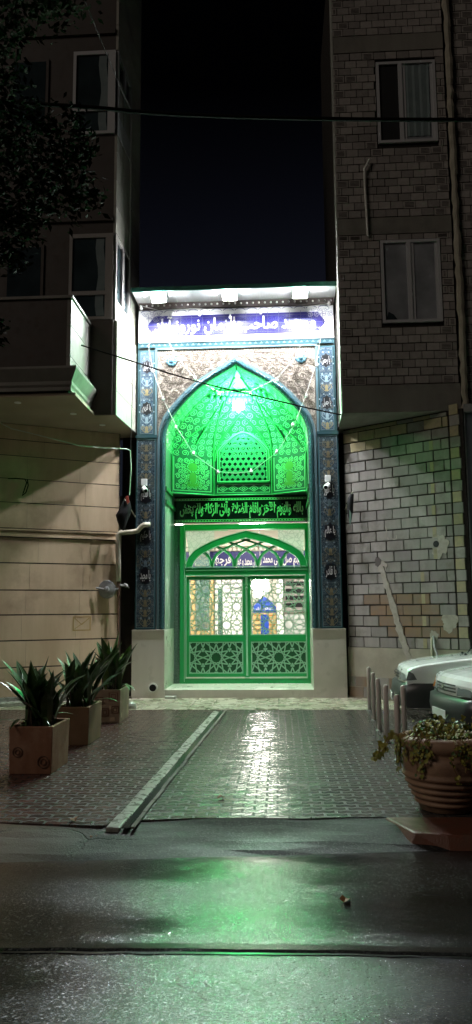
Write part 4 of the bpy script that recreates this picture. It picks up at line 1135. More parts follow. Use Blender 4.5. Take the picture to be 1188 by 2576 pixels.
# balcony
BX, BY = -2.72, -2.85
b = MB(); b.box(-9, BX-.07, BY+.05, FY-.06, SOF+.05, 7.15); b.build('balcony_wall', 'cladshaded', LEFT)
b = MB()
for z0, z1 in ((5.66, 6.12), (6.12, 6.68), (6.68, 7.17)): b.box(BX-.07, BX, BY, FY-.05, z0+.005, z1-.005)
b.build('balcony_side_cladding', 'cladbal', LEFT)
b = MB(); b.box(-9, BX-.07, BY, BY+.05, 5.66, 7.17); b.build('balcony_front_cladding', 'cladshaded', LEFT)
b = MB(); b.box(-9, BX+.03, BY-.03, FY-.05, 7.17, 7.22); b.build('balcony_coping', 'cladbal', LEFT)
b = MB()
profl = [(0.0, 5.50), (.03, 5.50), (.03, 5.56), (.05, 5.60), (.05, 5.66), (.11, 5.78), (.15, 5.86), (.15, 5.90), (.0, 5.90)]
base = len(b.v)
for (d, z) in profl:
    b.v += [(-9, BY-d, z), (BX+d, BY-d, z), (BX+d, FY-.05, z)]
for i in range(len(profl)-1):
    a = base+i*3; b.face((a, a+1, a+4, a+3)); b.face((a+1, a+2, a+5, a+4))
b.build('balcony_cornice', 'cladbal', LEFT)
b = MB(); b.box(-9, BX-.02, BY+.01, FY-.05, SOF+.052, 5.5); b.build('balcony_slab', 'cladshaded', LEFT)
# ================================================================== RIGHT BRICK BUILDING
RIGHT = thing('brick_building', 'unfinished clay-block building with two grey windows overhanging the parked cars', 'brick building', (3.3, 1, 0))
RY = -1.2; RXL, RXR = 2.085, 4.30
def brickwall(bmb, O, u, n, u0, u1, z0, z1, bw, bh, wins, pick, joint=.018, jit=.006, slope=0.0):
    z = z0; r = 0
    while z < z1-.02:
        h = min(bh, z1-z); ints = [(u0, u1)]
        for a, c, za, zc in wins:
            if zc > z+.02 and za < z+h-.02:
                nx = []
                for p, q in ints:
                    if a > p: nx.append((p, min(q, a)))
                    if c < q: nx.append((max(p, c), q))
                ints = [(p, q) for p, q in nx if q-p > .02]
        for p, q in ints:
            x = p-(bw*.5 if r % 2 else 0)-ru(0, .02)
            while x < q:
                w = bw*ru(.95, 1.05); xa, xb = max(p, x), min(q, x+w)
                if xb-xa > .03:
                    m = pick((xa+xb)/2, z, xb-xa); bmb.cur = m
                    d = ru(0, jit); jz = ru(-.004, .004)
                    bmb.obox(O+u*(xa+joint*ru(.2, .5))-n*.05+Z_*(z+joint*.5+jz), u*(xb-xa-joint*ru(.6, 1.0)), n*(.05+d), Z_*(h-joint))
                    if m == 4:      # hollow end: row of dark slots
                        bmb.cur = 5
                        for s_ in range(4): bmb.obox(O+u*(xa+.035)+n*(d+.001)+Z_*(z+.03+s_*(h-.05)/4), u*(xb-xa-.07), n*.003, Z_*.012)
                x += w
        z += bh; r += 1
wins = [(2.90, 4.07, 7.18, 8.88), (2.93, 4.13, 10.9, 12.7), (2.0, 4.4, 9.0, 9.36), (2.0, 4.4, 12.92, 13.3)]
def pk(x, z, w):
    if (x < 2.3 and rnd() < .5) or (x > 4.0 and rnd() < .4) or rnd() < .05: return 4
    return int(rnd()*4)
for za, zb in ((5.97, 9.0), (9.36, 12.92), (13.3, 15.6)):
    b = MB(); brickwall(b, Vector((0, RY, 0)), X_, -Y_, RXL, RXR, za, zb, .238, .1615, wins[:2], pk)
    b.build('block_wall', ['clay0', 'clay1', 'clay2', 'clay3', 'clay1', 'hollow'], RIGHT)
b = MB(); b.box(RXL+.01, RXR, RY+.03, 2.5, 5.42, 15.6); b.build('wall_core', 'mortar', RIGHT)
b = MB(); b.v += [(RXL-.012, RY-.004, 5.42), (2.12, .1, 5.42), (2.12, .1, 15.6), (RXL-.012, RY-.004, 15.6), (RXL+.012, RY-.004, 5.42), (2.14, .1, 5.42), (2.14, .1, 15.6), (RXL+.012, RY-.004, 15.6)]
for q in ((0, 3, 2, 1), (0, 4, 7, 3), (3, 7, 6, 2)): b.face(q)
b.build('side_plaster', 'side', RIGHT)
b = MB(); b.box(RXL, 4.32, RY-.03, RY+.05, 5.42, 5.955); b.build('concrete_beam', 'concrete', RIGHT, bevel=.01)
b = MB(); b.box(RXL+.02, 4.3, RY-.004, RY+.05, 9.01, 9.35); b.build('floor_slab', 'concrete', RIGHT); b = MB(); b.box(RXL+.02, 4.3, RY-.004, RY+.05, 12.93, 13.29); b.build('floor_slab', 'concrete', RIGHT)
b = MB(); b.v += [(RXL, RY, 5.418), (5.2, RY, 5.418), (5.2, 1.2, 5.418), (2.12, .4, 5.418)]; b.face((3, 2, 1, 0)); b.build('overhang_soffit', 'concrete', RIGHT)
def rwindow(x0, x1, z0, z1, name, split, paneL, paneR, fm):
    w = MB(); t = .055
    for a in ((x0, x0+t, z0, z1), (x1-t, x1, z0, z1), (split-.04, split+.04, z0+t, z1-t)): w.box(a[0], a[1], RY-.02, RY+.05, a[2], a[3])
    for za, zb in ((z0, z0+t), (z1-t, z1)): w.box(x0+t, x1-t, RY-.02, RY+.05, za, zb)
    fo = w.build(name, fm, RIGHT)
    g = MB(); g.quad((x0+t, RY+.012, z0+t), (split-.04, RY+.012, z0+t), (split-.04, RY+.012, z1-t), (x0+t, RY+.012, z1-t)); g.build('pane', paneL, fo)
    g = MB(); g.quad((split+.04, RY+.016, z0+t), (x1-t, RY+.016, z0+t), (x1-t, RY+.016, z1-t), (split+.04, RY+.016, z1-t)); g.build('pane', paneR, fo)
    s = MB(); s.box(split+.04, split+.1, RY-.0, RY+.011, z0+t, z1-t); s.box(x1-t-.05, x1-t, RY-.0, RY+.011, z0+t, z1-t); s.build('sash', fm, fo)
    return fo
wo = rwindow(2.91, 4.055, 7.19, 8.87, 'window', 3.45, 'frost', 'frost', 'upvcgrey')
s = MB(); s.quad((2.97, RY+.008, 7.25), (3.2, RY+.008, 7.25), (3.13, RY+.008, 7.36), (3.03, RY+.008, 7.42)); s.build('broken_corner', 'glass', wo)
wo = rwindow(2.945, 4.12, 10.92, 12.68, 'window', 3.42, 'black', 'frost', 'upvcgrey')
c = MB()
for i in range(12):
    xx = 3.48+.045*i
    c.v += [(xx, RY+.006+.006*math.sin(i*2.1), 11.05), (xx+(.02 if i > 8 else 0), RY+.006+.006*math.sin(i*2.1), 12.6)]
for i in range(11): c.face((i*2, i*2+2, i*2+3, i*2+1))
c.build('curtain', 'curtain', wo)
# ragged mortar strip where the next building starts
b = MB(); pts = []; rs = []
for i in range(70):
    z = 5.3+i*.15; pts.append((4.39+ru(-.015, .015), RY-.04+ru(-.01, .01), z)); rs.append(ru(.055, .08))
b.tube(pts, rs, 8); b.build('mortar_strip', 'render', RIGHT)
# ground-floor wall on its splayed plane
RA = Vector((2.2, .10, 0)); RD = Vector((1.7, -1.25, 0)).normalized(); RN = Vector((-RD.y*-1*-1, 0, 0)); RN = Vector((RD.y, -RD.x, 0)).normalized()
if RN.y > 0: RN = -RN
RL = 2.52
b = MB(); b.obox(RA-RN*.3, RD*(RL+.05), RN*.27, Z_*5.42); b.build('ground_wall_core', 'mortar', RIGHT)
def pk2(x, z, w):
    if .98 < z < 1.85:
        q = math.sin(x*2.3+z*3.1)+.4*ru(-1, 1)
        if .3 < x < 2.5 and abs(z-1.45) < .38 and q > -.55: return 3
    if z > 4.78: return 4 if rnd() < .55 else int(rnd()*3)
    return int(rnd()*3)
b = MB(); brickwall(b, RA, RD, RN, .0, RL-.22, .98, 5.40, .36, .2065, [], pk2, .024, .014)
# narrow yellow closers at the right end
for k in range(22):
    z = .98+k*.2065
    if k % 2: b.cur = 4; b.obox(RA+RD*(RL-.2)-RN*.05+Z_*(z+.008), RD*.17, RN*.056, Z_*.19)
    else:
        b.cur = int(rnd()*3); b.obox(RA+RD*(RL-.2)-RN*.05+Z_*(z+.008), RD*.19, RN*.052, Z_*.19)
        b.cur = 4; b.obox(RA+RD*(RL-.62+(0 if k > 6 else -.28))-RN*.0+Z_*(z+.012), RD*.075, RN*.012, Z_*.18)
b.build('ground_block_wall', ['blk0', 'blk1', 'blk2', 'rust', 'yel'], RIGHT)
b = MB(); b.obox(RA-RN*.05, RD*RL, RN*.075, Z_*.98)
b.build('rendered_base', 'render', RIGHT)
b = MB(); brickwall(b, RA+RN*.03, RD, RN, .0, RL, .02, .42, .36, .2, [], lambda x, z, w: int(rnd()*3), .016, .008); b.build('base_course', ['blk2', 'rust', 'blk0'], RIGHT)
# dark return
b = MB(); b.box(2.06, 2.24, .45, .5, 0, 5.42); b.build('recess_wall', 'mortar', RIGHT)
# plaster patches and hole
def blob(mb, c, r, n=40, z=1.3, rough=.22):
    pts = []
    for i in range(n):
        a = 2*PI*i/n; rr = r*(1+rough*(math.sin(a*3+1)*.5+math.sin(a*7)*.4+ru(-.4, .4))); pts.append((c[0]+rr*math.cos(a), c[1]+rr*z*math.sin(a)))
    return pts
frR = (RA, RD, Z_, RN)
def wuv(px, py):
    d = FW*FPX+RT*(px-594)+UP*(1287.5-py); t = (RA-CAM).dot(RN)/d.dot(RN); p = CAM+d*t; return ((p-RA).dot(RD), p.z)
b = MB(); f = (RA+RN*.012, RD, Z_, RN)
for q_, r_ in ((wuv(1105, 1372), .17), (wuv(1132, 1562), .15), (wuv(1092, 1600), .08)): b = MB(); b.poly(blob(b, q_, r_), f, .014); b.build('plaster_patch', 'plaster', RIGHT)
hh = wuv(1098, 1368); b = MB(); b.poly([(hh[0]+.06*math.cos(a*PI/9), hh[1]+.06*math.sin(a*PI/9)) for a in range(18)], (RA+RN*.016, RD, Z_, RN)); b.build('vent_hole', 'black', RIGHT)
# filled chase running down the wall
b = MB(); p0 = wuv(962, 1425); p1 = wuv(1000, 1560); p2 = wuv(1038, 1680)
f = (RA+RN*.012, RD, Z_, RN); pts = []; ws = []
for i in range(30):
    t = i/29; A = Vector(p0).lerp(Vector(p1), t*2) if t < .5 else Vector(p1).lerp(Vector(p2), t*2-1); pts.append(A+Vector((ru(-.012, .012), 0))); ws.append(ru(.09, .15))
b.ribbon(pts, ws, f, .022); b.poly(blob(b, p0, .10), f, .03)
b.build('filled_chase', 'plaster', RIGHT)
b = MB(); q = wuv(955, 1415); b.poly(blob(b, (q[0]-.03, q[1]+.02), .07, rough=.2), (RA+RN*.013, RD, Z_, RN)); b.build('chase_hole', 'hollow', RIGHT)
# spray strokes
b = MB()
for s_ in ([(972, 1325), (974, 1340), (970, 1352)], [(998, 1345), (999, 1354), (992, 1357), (984, 1352)], [(975, 1352), (979, 1357)]):
    b.ribbon([wuv(*p) for p in s_], .022, (RA+RN*.016, RD, Z_, RN))
b.build('chalk_mark', 'plaster', RIGHT)
# thin pipes on the wall
def wp(px, py, lift): u, z = wuv(px, py); return RA+RD*u+Z_*z+RN*lift
o = MB(); o.tube([wp(1088, 1603, .03), wp(1089, 1640, .04), wp(1090, 1690, .04)], .022, 7); P1 = o.build('pipe', 'pipe'); tag(origin_to(P1, wp(1090, 1690, .04)), 'short pale vertical pipe on the grey block wall above the white car bonnets', 'pipe')
o = MB(); o.tube([wp(1092, 1600, .03), wp(1105, 1625, .2), wp(1122, 1658, .3)], .022, 7); P2 = o.build('pipe', 'steel'); tag(origin_to(P2, wp(1122, 1658, .3)), 'slanting grey pipe sticking out of a plaster hole in the block wall', 'pipe')
o = MB(); o.tube([at(930, 400, 1, RY-.06), at(917, 425, 1, RY-.06), at(918, 470, 1, RY-.05), at(922, 530, 1, RY-.05), at(925, 592, 1, RY-.05)], .022, 7); P3 = o.build('conduit_pipe', 'whitewire'); tag(origin_to(P3, at(925, 592, 1, RY-.05)), 'thin pale conduit with a bent top on the upper block wall between the two windows', 'pipe')
# neighbouring building at the frame edge
NB = thing('neighbour_building', 'building with blue-grey ground floor beyond the ragged mortar strip', 'brick building', (6.5, 1, 0))
b = MB(); brickwall(b, Vector((0, RY, 0)), X_, -Y_, 4.46, 9.0, 5.5, 15.6, .238, .1615, [], pk)
b.build('block_wall', ['clay0', 'clay1', 'clay2', 'clay3', 'clay1', 'hollow'], NB)
b = MB(); b.box(4.45, 9, RY+.03, 3, 5.45, 15.6); b.build('wall_core', 'mortar', NB)
b = MB(); b.box(4.30, 9, RY-.12, 3, 0, 5.35); b.build('sheet_wall', 'bluegrey', NB)
b = MB(); b.box(4.28, 4.34, RY-.16, RY-.12, 0, 5.35); b.box(4.32, 9, RY-.2, RY-.12, 5.35, 5.5); b.build('edge_trim', 'steel', NB)
# ================================================================== LIGHT FITTINGS
for px, py, where in ((400, 743, 'beside the stone bay window on'), (578, 746, 'above the arch point on'), (755, 741, 'beside the clay-block building on')):
    p = at(px, py, 1, -.56); p.z = 8.13
    t = thing('floodlight', 'blazing white floodlight %s the canopy edge over the blue sign' % where, 'floodlight', p, 'floodlights along the canopy')
    b = MB(); b.box(p.x-.14, p.x+.14, p.y-.06, p.y+.05, p.z+.0, p.z+.085); b.box(p.x-.14, p.x+.14, p.y+.03, p.y+.05, p.z-.10, p.z+.085)  # back plate reaches below the lens, added to shield the sign from its light
    for s_ in (-1, 1): b.obox((p.x+s_*.15-.008, p.y-.02, p.z+.0), (.016, 0, 0), (0, .04, 0), (0, 0, .115))
    b.build('housing', 'housing', t)
    b = MB(); b.box(p.x-.13, p.x+.13, p.y-.06, p.y+.028, p.z-.055, p.z-.002); b.build('lens', 'flood', t)
    b = MB(); b.box(p.x-.13, p.x+.13, p.y-.066, p.y-.061, p.z-.05, p.z+.075)
    for s_ in (-1, 1): b.box(p.x+s_*.135-.004, p.x+s_*.135+.004, p.y-.06, p.y+.028, p.z-.055, p.z+.075)  # side panes added so their glow lights the soffit
    b.build('glow_panes', 'floodfront', t)
ps = at(600, 1020, 1, .62)
t = thing('green_lamp', 'glowing star-like lamp hanging in the green arch above the lattice window', 'lamp', ps)
b = MB()
for k in range(6):
    a = k*PI/3+PI/6; b.sphere(ps+Vector((math.cos(a)*.085, 0, math.sin(a)*.085)), .055, 8, 6)
b.sphere(ps, .11, 12, 8); b.build('bulb', 'lamp', t)
b = MB(); b.tube([ps+Z_*.1, Vector((ps.x, ps.y, 6.5))], .01, 5); b.build('cord', 'wire', t)
ld = bpy.data.lights.new('green_lamp_light', 'POINT'); ld.color = (.025, 1, .2); ld.energy = 380; ld.shadow_soft_size = .16
lo = bpy.data.objects.new('green_lamp_light', ld); COL.objects.link(lo); lo.location = ps+Vector((0, -.12, -.08))
# ------------------------------------------------------------------ string lights draped over the portal
def garland(name, label, pts, bulbs, y):
    P = [at(px, py, 1, y) for px, py in pts]; t = thing(name, label, 'string lights', P[0], 'string lights draped over the portal')
    b = MB(); b.tube(P, .0065, 5); b.build('cord', 'whitewire', t)
    for px, py in bulbs:
        p = at(px, py, 1, y-.01); b = MB(); b.sphere(p, .034, 10, 6, (1, 1, 1.15)); b.lathe([(.016, .03), (.018, .06)], p, 8); b.build('bulb', 'bulb', t, smooth=True)
def zp(x, y): return ((x/2.0136+330)*.9527, (y/2.0136+720)*.9527)
garland('string_lights', 'long outer string of white bulbs hanging down to the lattice window', [(388, 850)]+[zp(*p) for p in ((125, 385), (150, 520), (205, 675), (275, 820))]+[(487, 1142), (550, 1186), (592, 1190), (632, 1186), (697, 1137), (740, 1070)]+[zp(*p) for p in ((960, 655), (1015, 490), (1040, 350))],
        [zp(148, 522), zp(203, 673), zp(272, 825), (487, 1141), (549, 1188), (632, 1186), (696, 1137), zp(893, 810), zp(965, 655), zp(1020, 492)], -.16)
garland('string_lights', 'short inner string of white bulbs sagging across the top of the arch', [zp(*p) for p in ((235, 370), (270, 440), (370, 560), (500, 635), (590, 632), (665, 632), (810, 560), (915, 440), (935, 380))],
        [zp(272, 440), zp(372, 560), zp(502, 648), zp(667, 645), zp(808, 572), zp(915, 440)], -.14)
garland('string_lights', 'white bulb string looped in front of the blue sign', [zp(*p) for p in ((85, 175), (180, 200), (400, 190), (560, 215), (725, 190), (880, 190), (1080, 165))], [zp(88, 190), zp(398, 222), zp(560, 235), zp(722, 212), zp(1085, 165), zp(1095, 255)], -.12)
# ------------------------------------------------------------------ cameras on the pillars
for px, py, sd in ((364, 1222, 'tiled pillar above the gas pipe'), (825, 1213, 'tiled pillar nearest the block wall')):
    p = at(px, py, 1, -.04); t = thing('security_camera', 'white security camera under a square junction box on the %s' % sd, 'security camera', p, 'security cameras on the pillars')
    b = MB(); b.box(p.x-.06, p.x+.06, -.11, -.045, p.z-.0, p.z+.14); b.build('junction_box', 'camwhite', t, bevel=.006)
    b = MB(); dx = .06 if px < 600 else -.05
    b.tube([(p.x, -.09, p.z-.0), (p.x, -.12, p.z-.06), (p.x+dx*.3, -.16, p.z-.09)], .018, 8); b.build('bracket', 'camwhite', t)
    b = MB(); A = Vector((p.x, -.11, p.z-.06)); B = Vector((p.x+dx*1.3, -.33, p.z-.15)); b.tube([A, A.lerp(B, .9), B], [.048, .052, .045], 14); b.build('camera_body', 'camwhite', t)
    b = MB(); b.tube([B+(B-A)*.002, B+(B-A)*.03], .036, 12); b.build('lens', 'black', t)
# ------------------------------------------------------------------ gas pipe and regulator
yp = -.10
P = [at(378, 1319, 1, yp), at(362, 1320, 1, yp), at(353, 1327, 1, yp), at(347, 1335, 1, yp), at(330, 1338, 1, yp), at(303, 1340, 1, yp), at(298, 1344, 1, yp), at(298, 1400, 1, yp), at(299, 1462, 1, yp)]
t = thing('gas_pipe', 'cream gas pipe bending round the wall corner to a grey round regulator', 'gas pipe', at(298, 1590, 1, yp))
b = MB(); b.tube(P, .052, 10); b.build('pipe', 'pipe', t, smooth=True)
b = MB(); b.tube([P[-1], at(299, 1500, 1, yp)], .035, 8); b.tube([at(299, 1500, 1, yp), at(298, 1600, 1, yp), at(298, 1640, 1, yp)], .018, 7); b.build('riser', 'rustpipe', t)
rc = at(270, 1482, 1, yp-.02)
b = MB(); b.lathe([(.02, -.12), (.05, -.11), (.06, -.06), (.17, -.035), (.185, -.01), (.185, .01), (.17, .03), (.06, .05)], rc, 24, 1); b.tube([rc+Vector((.1, 0, -.02)), at(300, 1480, 1, yp)], .035, 8); b.tube([rc+Vector((-.05, -.1, .0)), rc+Vector((-.2, -.12, .03))], .02, 7); b.build('regulator', 'steel', t)
b = MB(); v = at(318, 1473, 1, yp); b.tube([at(300, 1472, 1, yp), v], .025, 7); b.sphere(v, .04, 8, 6); b.tube([v+Vector((-.03, -.05, .05)), v+Vector((.07, -.06, -.05))], .012, 6); b.build('valve', 'steel', t)
# ------------------------------------------------------------------ flags
def flag(label, px_pole, cloth, y0, ext=None):
    a, c = at(*px_pole[0], 1, y0+.3), at(*px_pole[1], 1, y0); t = thing('rolled_flag', label, 'flag', a, 'rolled flags beside the pillars')
    b = MB(); b.tube([a, c, c+(c-a)*.15], .012, 6); b.build('pole', 'pipe', t)
    b = MB(); n = len(cloth); base = len(b.v); off = [.0, .05]
    for i, (xl, xr, y) in enumerate(cloth):
        L_ = at(xl, y, 1, y0); R_ = at(xr, y, 1, y0); m = (L_+R_)/2
        for q in range(9):
            a_ = q/8*2*PI; w = (R_-L_).length/2; b.v.append((m.x+math.cos(a_)*w*(1+.12*math.sin(3*a_+i)), y0+math.sin(a_)*w*.45, m.z))
    for i in range(n-1):
        for q in range(8): b.face((base+i*9+q, base+i*9+q+1, base+(i+1)*9+q+1, base+(i+1)*9+q))
    b.build('cloth', 'flag', t, smooth=True)
    if ext:
        b = MB(); e = [at(x, y, 1, y0-.06) for x, y in ext[0]]; b.v += [tuple(p) for p in e]+[(p.x, p.y+.02, p.z) for p in e]; N = len(e); b.face(range(N)); b.face(range(2*N-1, N-1, -1))
        for i in range(N): j = (i+1) % N; b.face((i, i+N, j+N, j))
        b.build('binding', ext[1], t)
flag('rolled black flag with a red binding hanging above the gas pipe', ((347, 1310), (318, 1262)), [(318, 324, 1252), (308, 326, 1262), (300, 330, 1278), (291, 328, 1295), (297, 322, 1312), (304, 316, 1330), (309, 312, 1334)], -.25, ([(316, 1248), (322, 1246), (326, 1262), (320, 1268)], 'flagred'))
flag('rolled black flag with a pale green tail hanging beside the block wall', ((868, 1282), (884, 1242)), [(882, 890, 1242), (874, 889, 1252), (872, 888, 1268), (874, 888, 1285), (876, 886, 1300), (880, 884, 1312)], -.2, ([(880, 1282), (884, 1290), (884, 1310), (881, 1322), (878, 1306)], 'flaggreen'))
# ------------------------------------------------------------------ cables
def cable(name, label, pts, r, mat, n=6):
    b = MB(); b.tube(pts, r, n); o = b.build(name, mat); return tag(origin_to(o, pts[0]), label, 'cable')
def span(pix, ya, yb):
    N = len(pix); return [at(px, py, 1, ya+(yb-ya)*i/(N-1)) for i, (px, py) in enumerate(pix)]
cable('cable', 'black cable slanting from the balcony across the arch to the concrete beam', span([(178, 860), (260, 885), (345, 912), (430, 940), (520, 966), (600, 985), (690, 1006), (775, 1026), (858, 1043)], -2.2, -1.26), .014, 'cable')
cable('street_cable', 'thick dark street cable crossing the night sky between both buildings', span([(-60, 255), (60, 260), (190, 267), (280, 274), (330, 280), (450, 288), (600, 294), (760, 298), (900, 300), (1050, 301), (1250, 301)], -5.2, -4.6), .03, 'cable')
cable('wire', 'thin pale wire slanting down to the upper bay window corner', [at(205, -20, 1, -4), at(262, 120, 1, -3.2), at(310, 235, 1, -2.2), at(331, 280, 1, -1.6)], .009, 'wire', 5)
cable('wire', 'thin vertical wire hanging along the corner of the bay', [at(331, 280, 1, -1.55), at(329, 500, 1, -1.5), at(326, 700, 1, -1.5), at(333, 900, 1, -1.45), at(333, 1000, 1, -1.4), at(329, 1130, 1, -1.3)], .007, 'wire', 5)
cable('wire', 'pale sagging wire with a taped white end in front of the beige wall', [at(-10, 1058, 1, -1.6), at(30, 1078, 1, -1.5), at(80, 1090, 1, -1.4), at(140, 1105, 1, -1.2), at(200, 1121, 1, -1.0), at(250, 1126, 1, -.8), at(318, 1129, 1, -.5), at(328, 1133, 1, -.45), at(330, 1180, 1, -.4), at(326, 1245, 1, -.35)], .011, 'whitewire', 6)
def lw(px, py, lift):
    d = FW*FPX+RT*(px-594)+UP*(1287.5-py); t = (WA-CAM).dot(WN)/d.dot(WN); return CAM+d*t+WN*lift
cable('wire', 'black wire loop drooping from two bolts on the beige wall', [lw(20, 1204, .03), lw(40, 1204, .04), lw(62, 1206, .05), lw(66, 1215, .06), lw(58, 1240, .05), lw(55, 1247, .04), lw(64, 1240, .06), lw(70, 1222, .06), lw(68, 1206, .04)], .012, 'cable', 5)
b = MB(); A = lw(206, 1568, .004); u = -WD
f = (A, u, Z_, WN); b.ribbon([(-.17, -.13), (.17, -.13), (.17, .13), (-.17, .13)], .02, f, .001, True); b.ribbon([(-.15, .11), (0, -.02), (.15, .11)], .014, f, .001); b.ribbon([(-.15, -.11), (.15, .1)], .01, f, .0015)
b.build('painted_mark', plain('ochre_wall_paint', (.40, .27, .10), .7), LEFT)
# ================================================================== FORECOURT THINGS
# square planters with strap-leaved plants
def blade(mb, base, az, length, lean, width, curl=.6, fold=.25):
    d = Vector((math.cos(az), math.sin(az), 0)); s_ = Vector((-d.y, d.x, 0)); n = 8; pts = []
    a = lean; p = Vector(base)
    B = len(mb.v)
    for i in range(n+1):
        t = i/n; w = width*(.25+1.6*t)*(1 if t < .35 else 1) if t < .35 else width*(.81+.25*math.sin((t-.35)/.65*PI))*(1-((t-.35)/.65)**2.6)
        dirv = d*math.sin(a)+Z_*math.cos(a); up = -d*math.cos(a)+Z_*math.sin(a)
        mb.v += [tuple(p-s_*w+up*w*fold), tuple(p), tuple(p+s_*w+up*w*fold)]
        p = p+dirv*(length/n); a += curl/n
    for i in range(n):
        q = B+i*3; mb.face((q, q+1, q+4, q+3)); mb.face((q+1, q+2, q+5, q+4))
def planter(cx, y0, w, dpt, h, mat, label, plabel, nleaf, hmin, hmax, deco, young=0):
    t = thing('square_planter', label, 'planter', (cx, y0+dpt/2, 0), 'square planters along the stone wall')
    x0, x1, y1 = cx-w/2, cx+w/2, y0+dpt
    b = MB(); k = .012; T = .04
    O = [(x0+k, y0+k), (x1-k, y0+k), (x1-k, y1-k), (x0+k, y1-k)]; Tp = [(x0, y0), (x1, y0), (x1, y1), (x0, y1)]; I = [(x0+T, y0+T), (x1-T, y0+T), (x1-T, y1-T), (x0+T, y1-T)]
    b.v += [(*p, 0) for p in O]+[(*p, h) for p in Tp]+[(*p, h) for p in I]+[(*p, h-.09) for p in I]
    for i in range(4):
        j = (i+1) % 4; b.face((i, j, 4+j, 4+i)); b.face((4+i, 4+j, 8+j, 8+i)); b.face((8+i, 8+j, 12+j, 12+i))
    b.face((3, 2, 1, 0)); b.build('pot', mat, t, bevel=.008)
    b = MB(); b.quad(*[(*p, h-.07) for p in I]); b.build('soil', 'soil', t)
    b = MB(); fF = fr((cx, y0+.004, 0)); fS_ = fr((x1-.006, y0, 0), Y_, Z_, X_)
    if deco == 'spiral':
        for c in ((-.14, .23, .05), (.14, .13, .06)):
            for rr in (1, .5): b.ribbon([(c[0]+c[2]*rr*math.cos(a*PI/10), c[1]+c[2]*rr*math.sin(a*PI/10)) for a in range(20)], .007, fF, .005, True)
        b.build('relief', 'reliefline', t)
    elif deco == 'squares':
        for (cx_, cz_, r_) in ((-.12, .33, .055), (.1, .40, .065), (.13, .2, .05), (-.03, .16, .055)):
            b.ribbon([(cx_-r_, cz_-r_), (cx_+r_, cz_-r_), (cx_+r_, cz_+r_), (cx_-r_, cz_+r_)], .018, fF, .003, True); b.ribbon([(cx_-r_*.5, cz_-r_*.5), (cx_+r_*.5, cz_-r_*.5), (cx_+r_*.5, cz_+r_*.5), (cx_-r_*.5, cz_+r_*.5)], .012, fF, .003, True)
        b.build('relief', 'reliefline', t)
        b = MB()
        for k_ in range(9): c = (ru(.06, dpt-.06), ru(.05, h-.05)); b.poly([(c[0]-.05, c[1]-.03), (c[0]+.04, c[1]-.04), (c[0]+.05, c[1]+.03), (c[0]-.03, c[1]+.04)], fS_)
        for k_ in range(7): c = (ru(-w/2+.06, w/2-.06), ru(.05, h-.05)); b.poly([(c[0]-.04, c[1]-.03), (c[0]+.04, c[1]-.025), (c[0]+.035, c[1]+.03), (c[0]-.04, c[1]+.025)], (fF[0]-Y_*.001, *fF[1:]))
        b.build('mosaic', 'reliefpale', t)
    pt = thing('strap_leaf_plant', plabel, 'potted plant', (cx, y0+dpt/2, h-.07), 'strap-leaved plants in the square planters')
    b = MB(); yb = MB(); st = MB()
    for i in range(nleaf):
        bx, by = cx+ru(-.14, .14), y0+dpt/2+ru(-.2, .2); az = ru(0, 2*PI); L_ = ru(hmin, hmax)
        tgt = yb if (i < young) else b
        z0 = h-.07
        if rnd() < .55:
            hs = ru(.1, .3); st.tube([(bx, by, z0), (bx+math.cos(az)*.03, by+math.sin(az)*.03, z0+hs)], .010, 5); z0 += hs*.8; L_ *= .75
        blade(tgt, (bx, by, z0), az, L_, ru(.03, .5), ru(.04, .078), ru(.1, .9), ru(.1, .4))
    for i in range(5):
        bx, by = cx+ru(-.16, .16), y0+dpt/2+ru(-.22, .22); blade(b, (bx, by, h-.06), ru(0, 2*PI), ru(.4, .6), ru(.6, .9), .03, 1.5, .2)
    b.build('leaves', 'strap', pt)
    if young: yb.build('young_leaves', 'strapyoung', pt)
    st.build('stems', 'stem', pt)
planter(-1.835, -7.13, .48, .66, .495, 'terracotta', 'rust-stained square pot with two ring reliefs, farthest from the portal', 'dark strap-leaved plant growing in the rust-stained ring-relief pot', 54, .42, .84, 'spiral')
planter(-1.86, -5.38, .43, .72, .485, 'brownpot', 'plain brown square pot between the ring-relief pot and the mosaic pot', 'dark strap-leaved plant growing in the plain brown pot', 54, .42, .94, None)
planter(-1.87, -3.38, .42, .72, .505, 'patchpot', 'mosaic-patterned square pot standing nearest the portal', 'tall plant with bright young leaves in the mosaic pot nearest the portal', 50, .55, 1.02, 'squares', 12)
# bollards
names = ['farthest of the bollard row, nearest the portal', 'second of the row from the portal', 'third of the row from the portal', 'fourth of the row, partly before the creeper', 'nearest of the front row, beside the big clay urn', 'set back behind the clay urn in front of the nearer car']
for i, (x, y) in enumerate([(2.351, -1.928), (2.286, -3.116), (2.239, -4.143), (2.204, -5.128), (2.174, -6.287), (2.429, -5.185)]):
    t = thing('bollard', 'slim round metal bollard, '+names[i], 'bollard', (x, y, 0), 'slim metal bollards before the cars')
    tl = ru(-.012, .012)
    b = MB(); r = .034; h = .725
    prof = [(r, 0), (r, h-.02), (r*.92, h-.006), (r*.7, h+.006), (r*.3, h+.011), (.002, h+.012)]
    b.lathe(prof, (x, y, 0), 16); o = b.build('post', 'galv', t, smooth=True); o.rotation_euler = (tl, ru(-.015, .015), 0)
    b = MB(); b.lathe([(.055, 0), (.055, .006), (.04, .012)], (x, y, .003), 16); b.build('collar', 'steel', t)
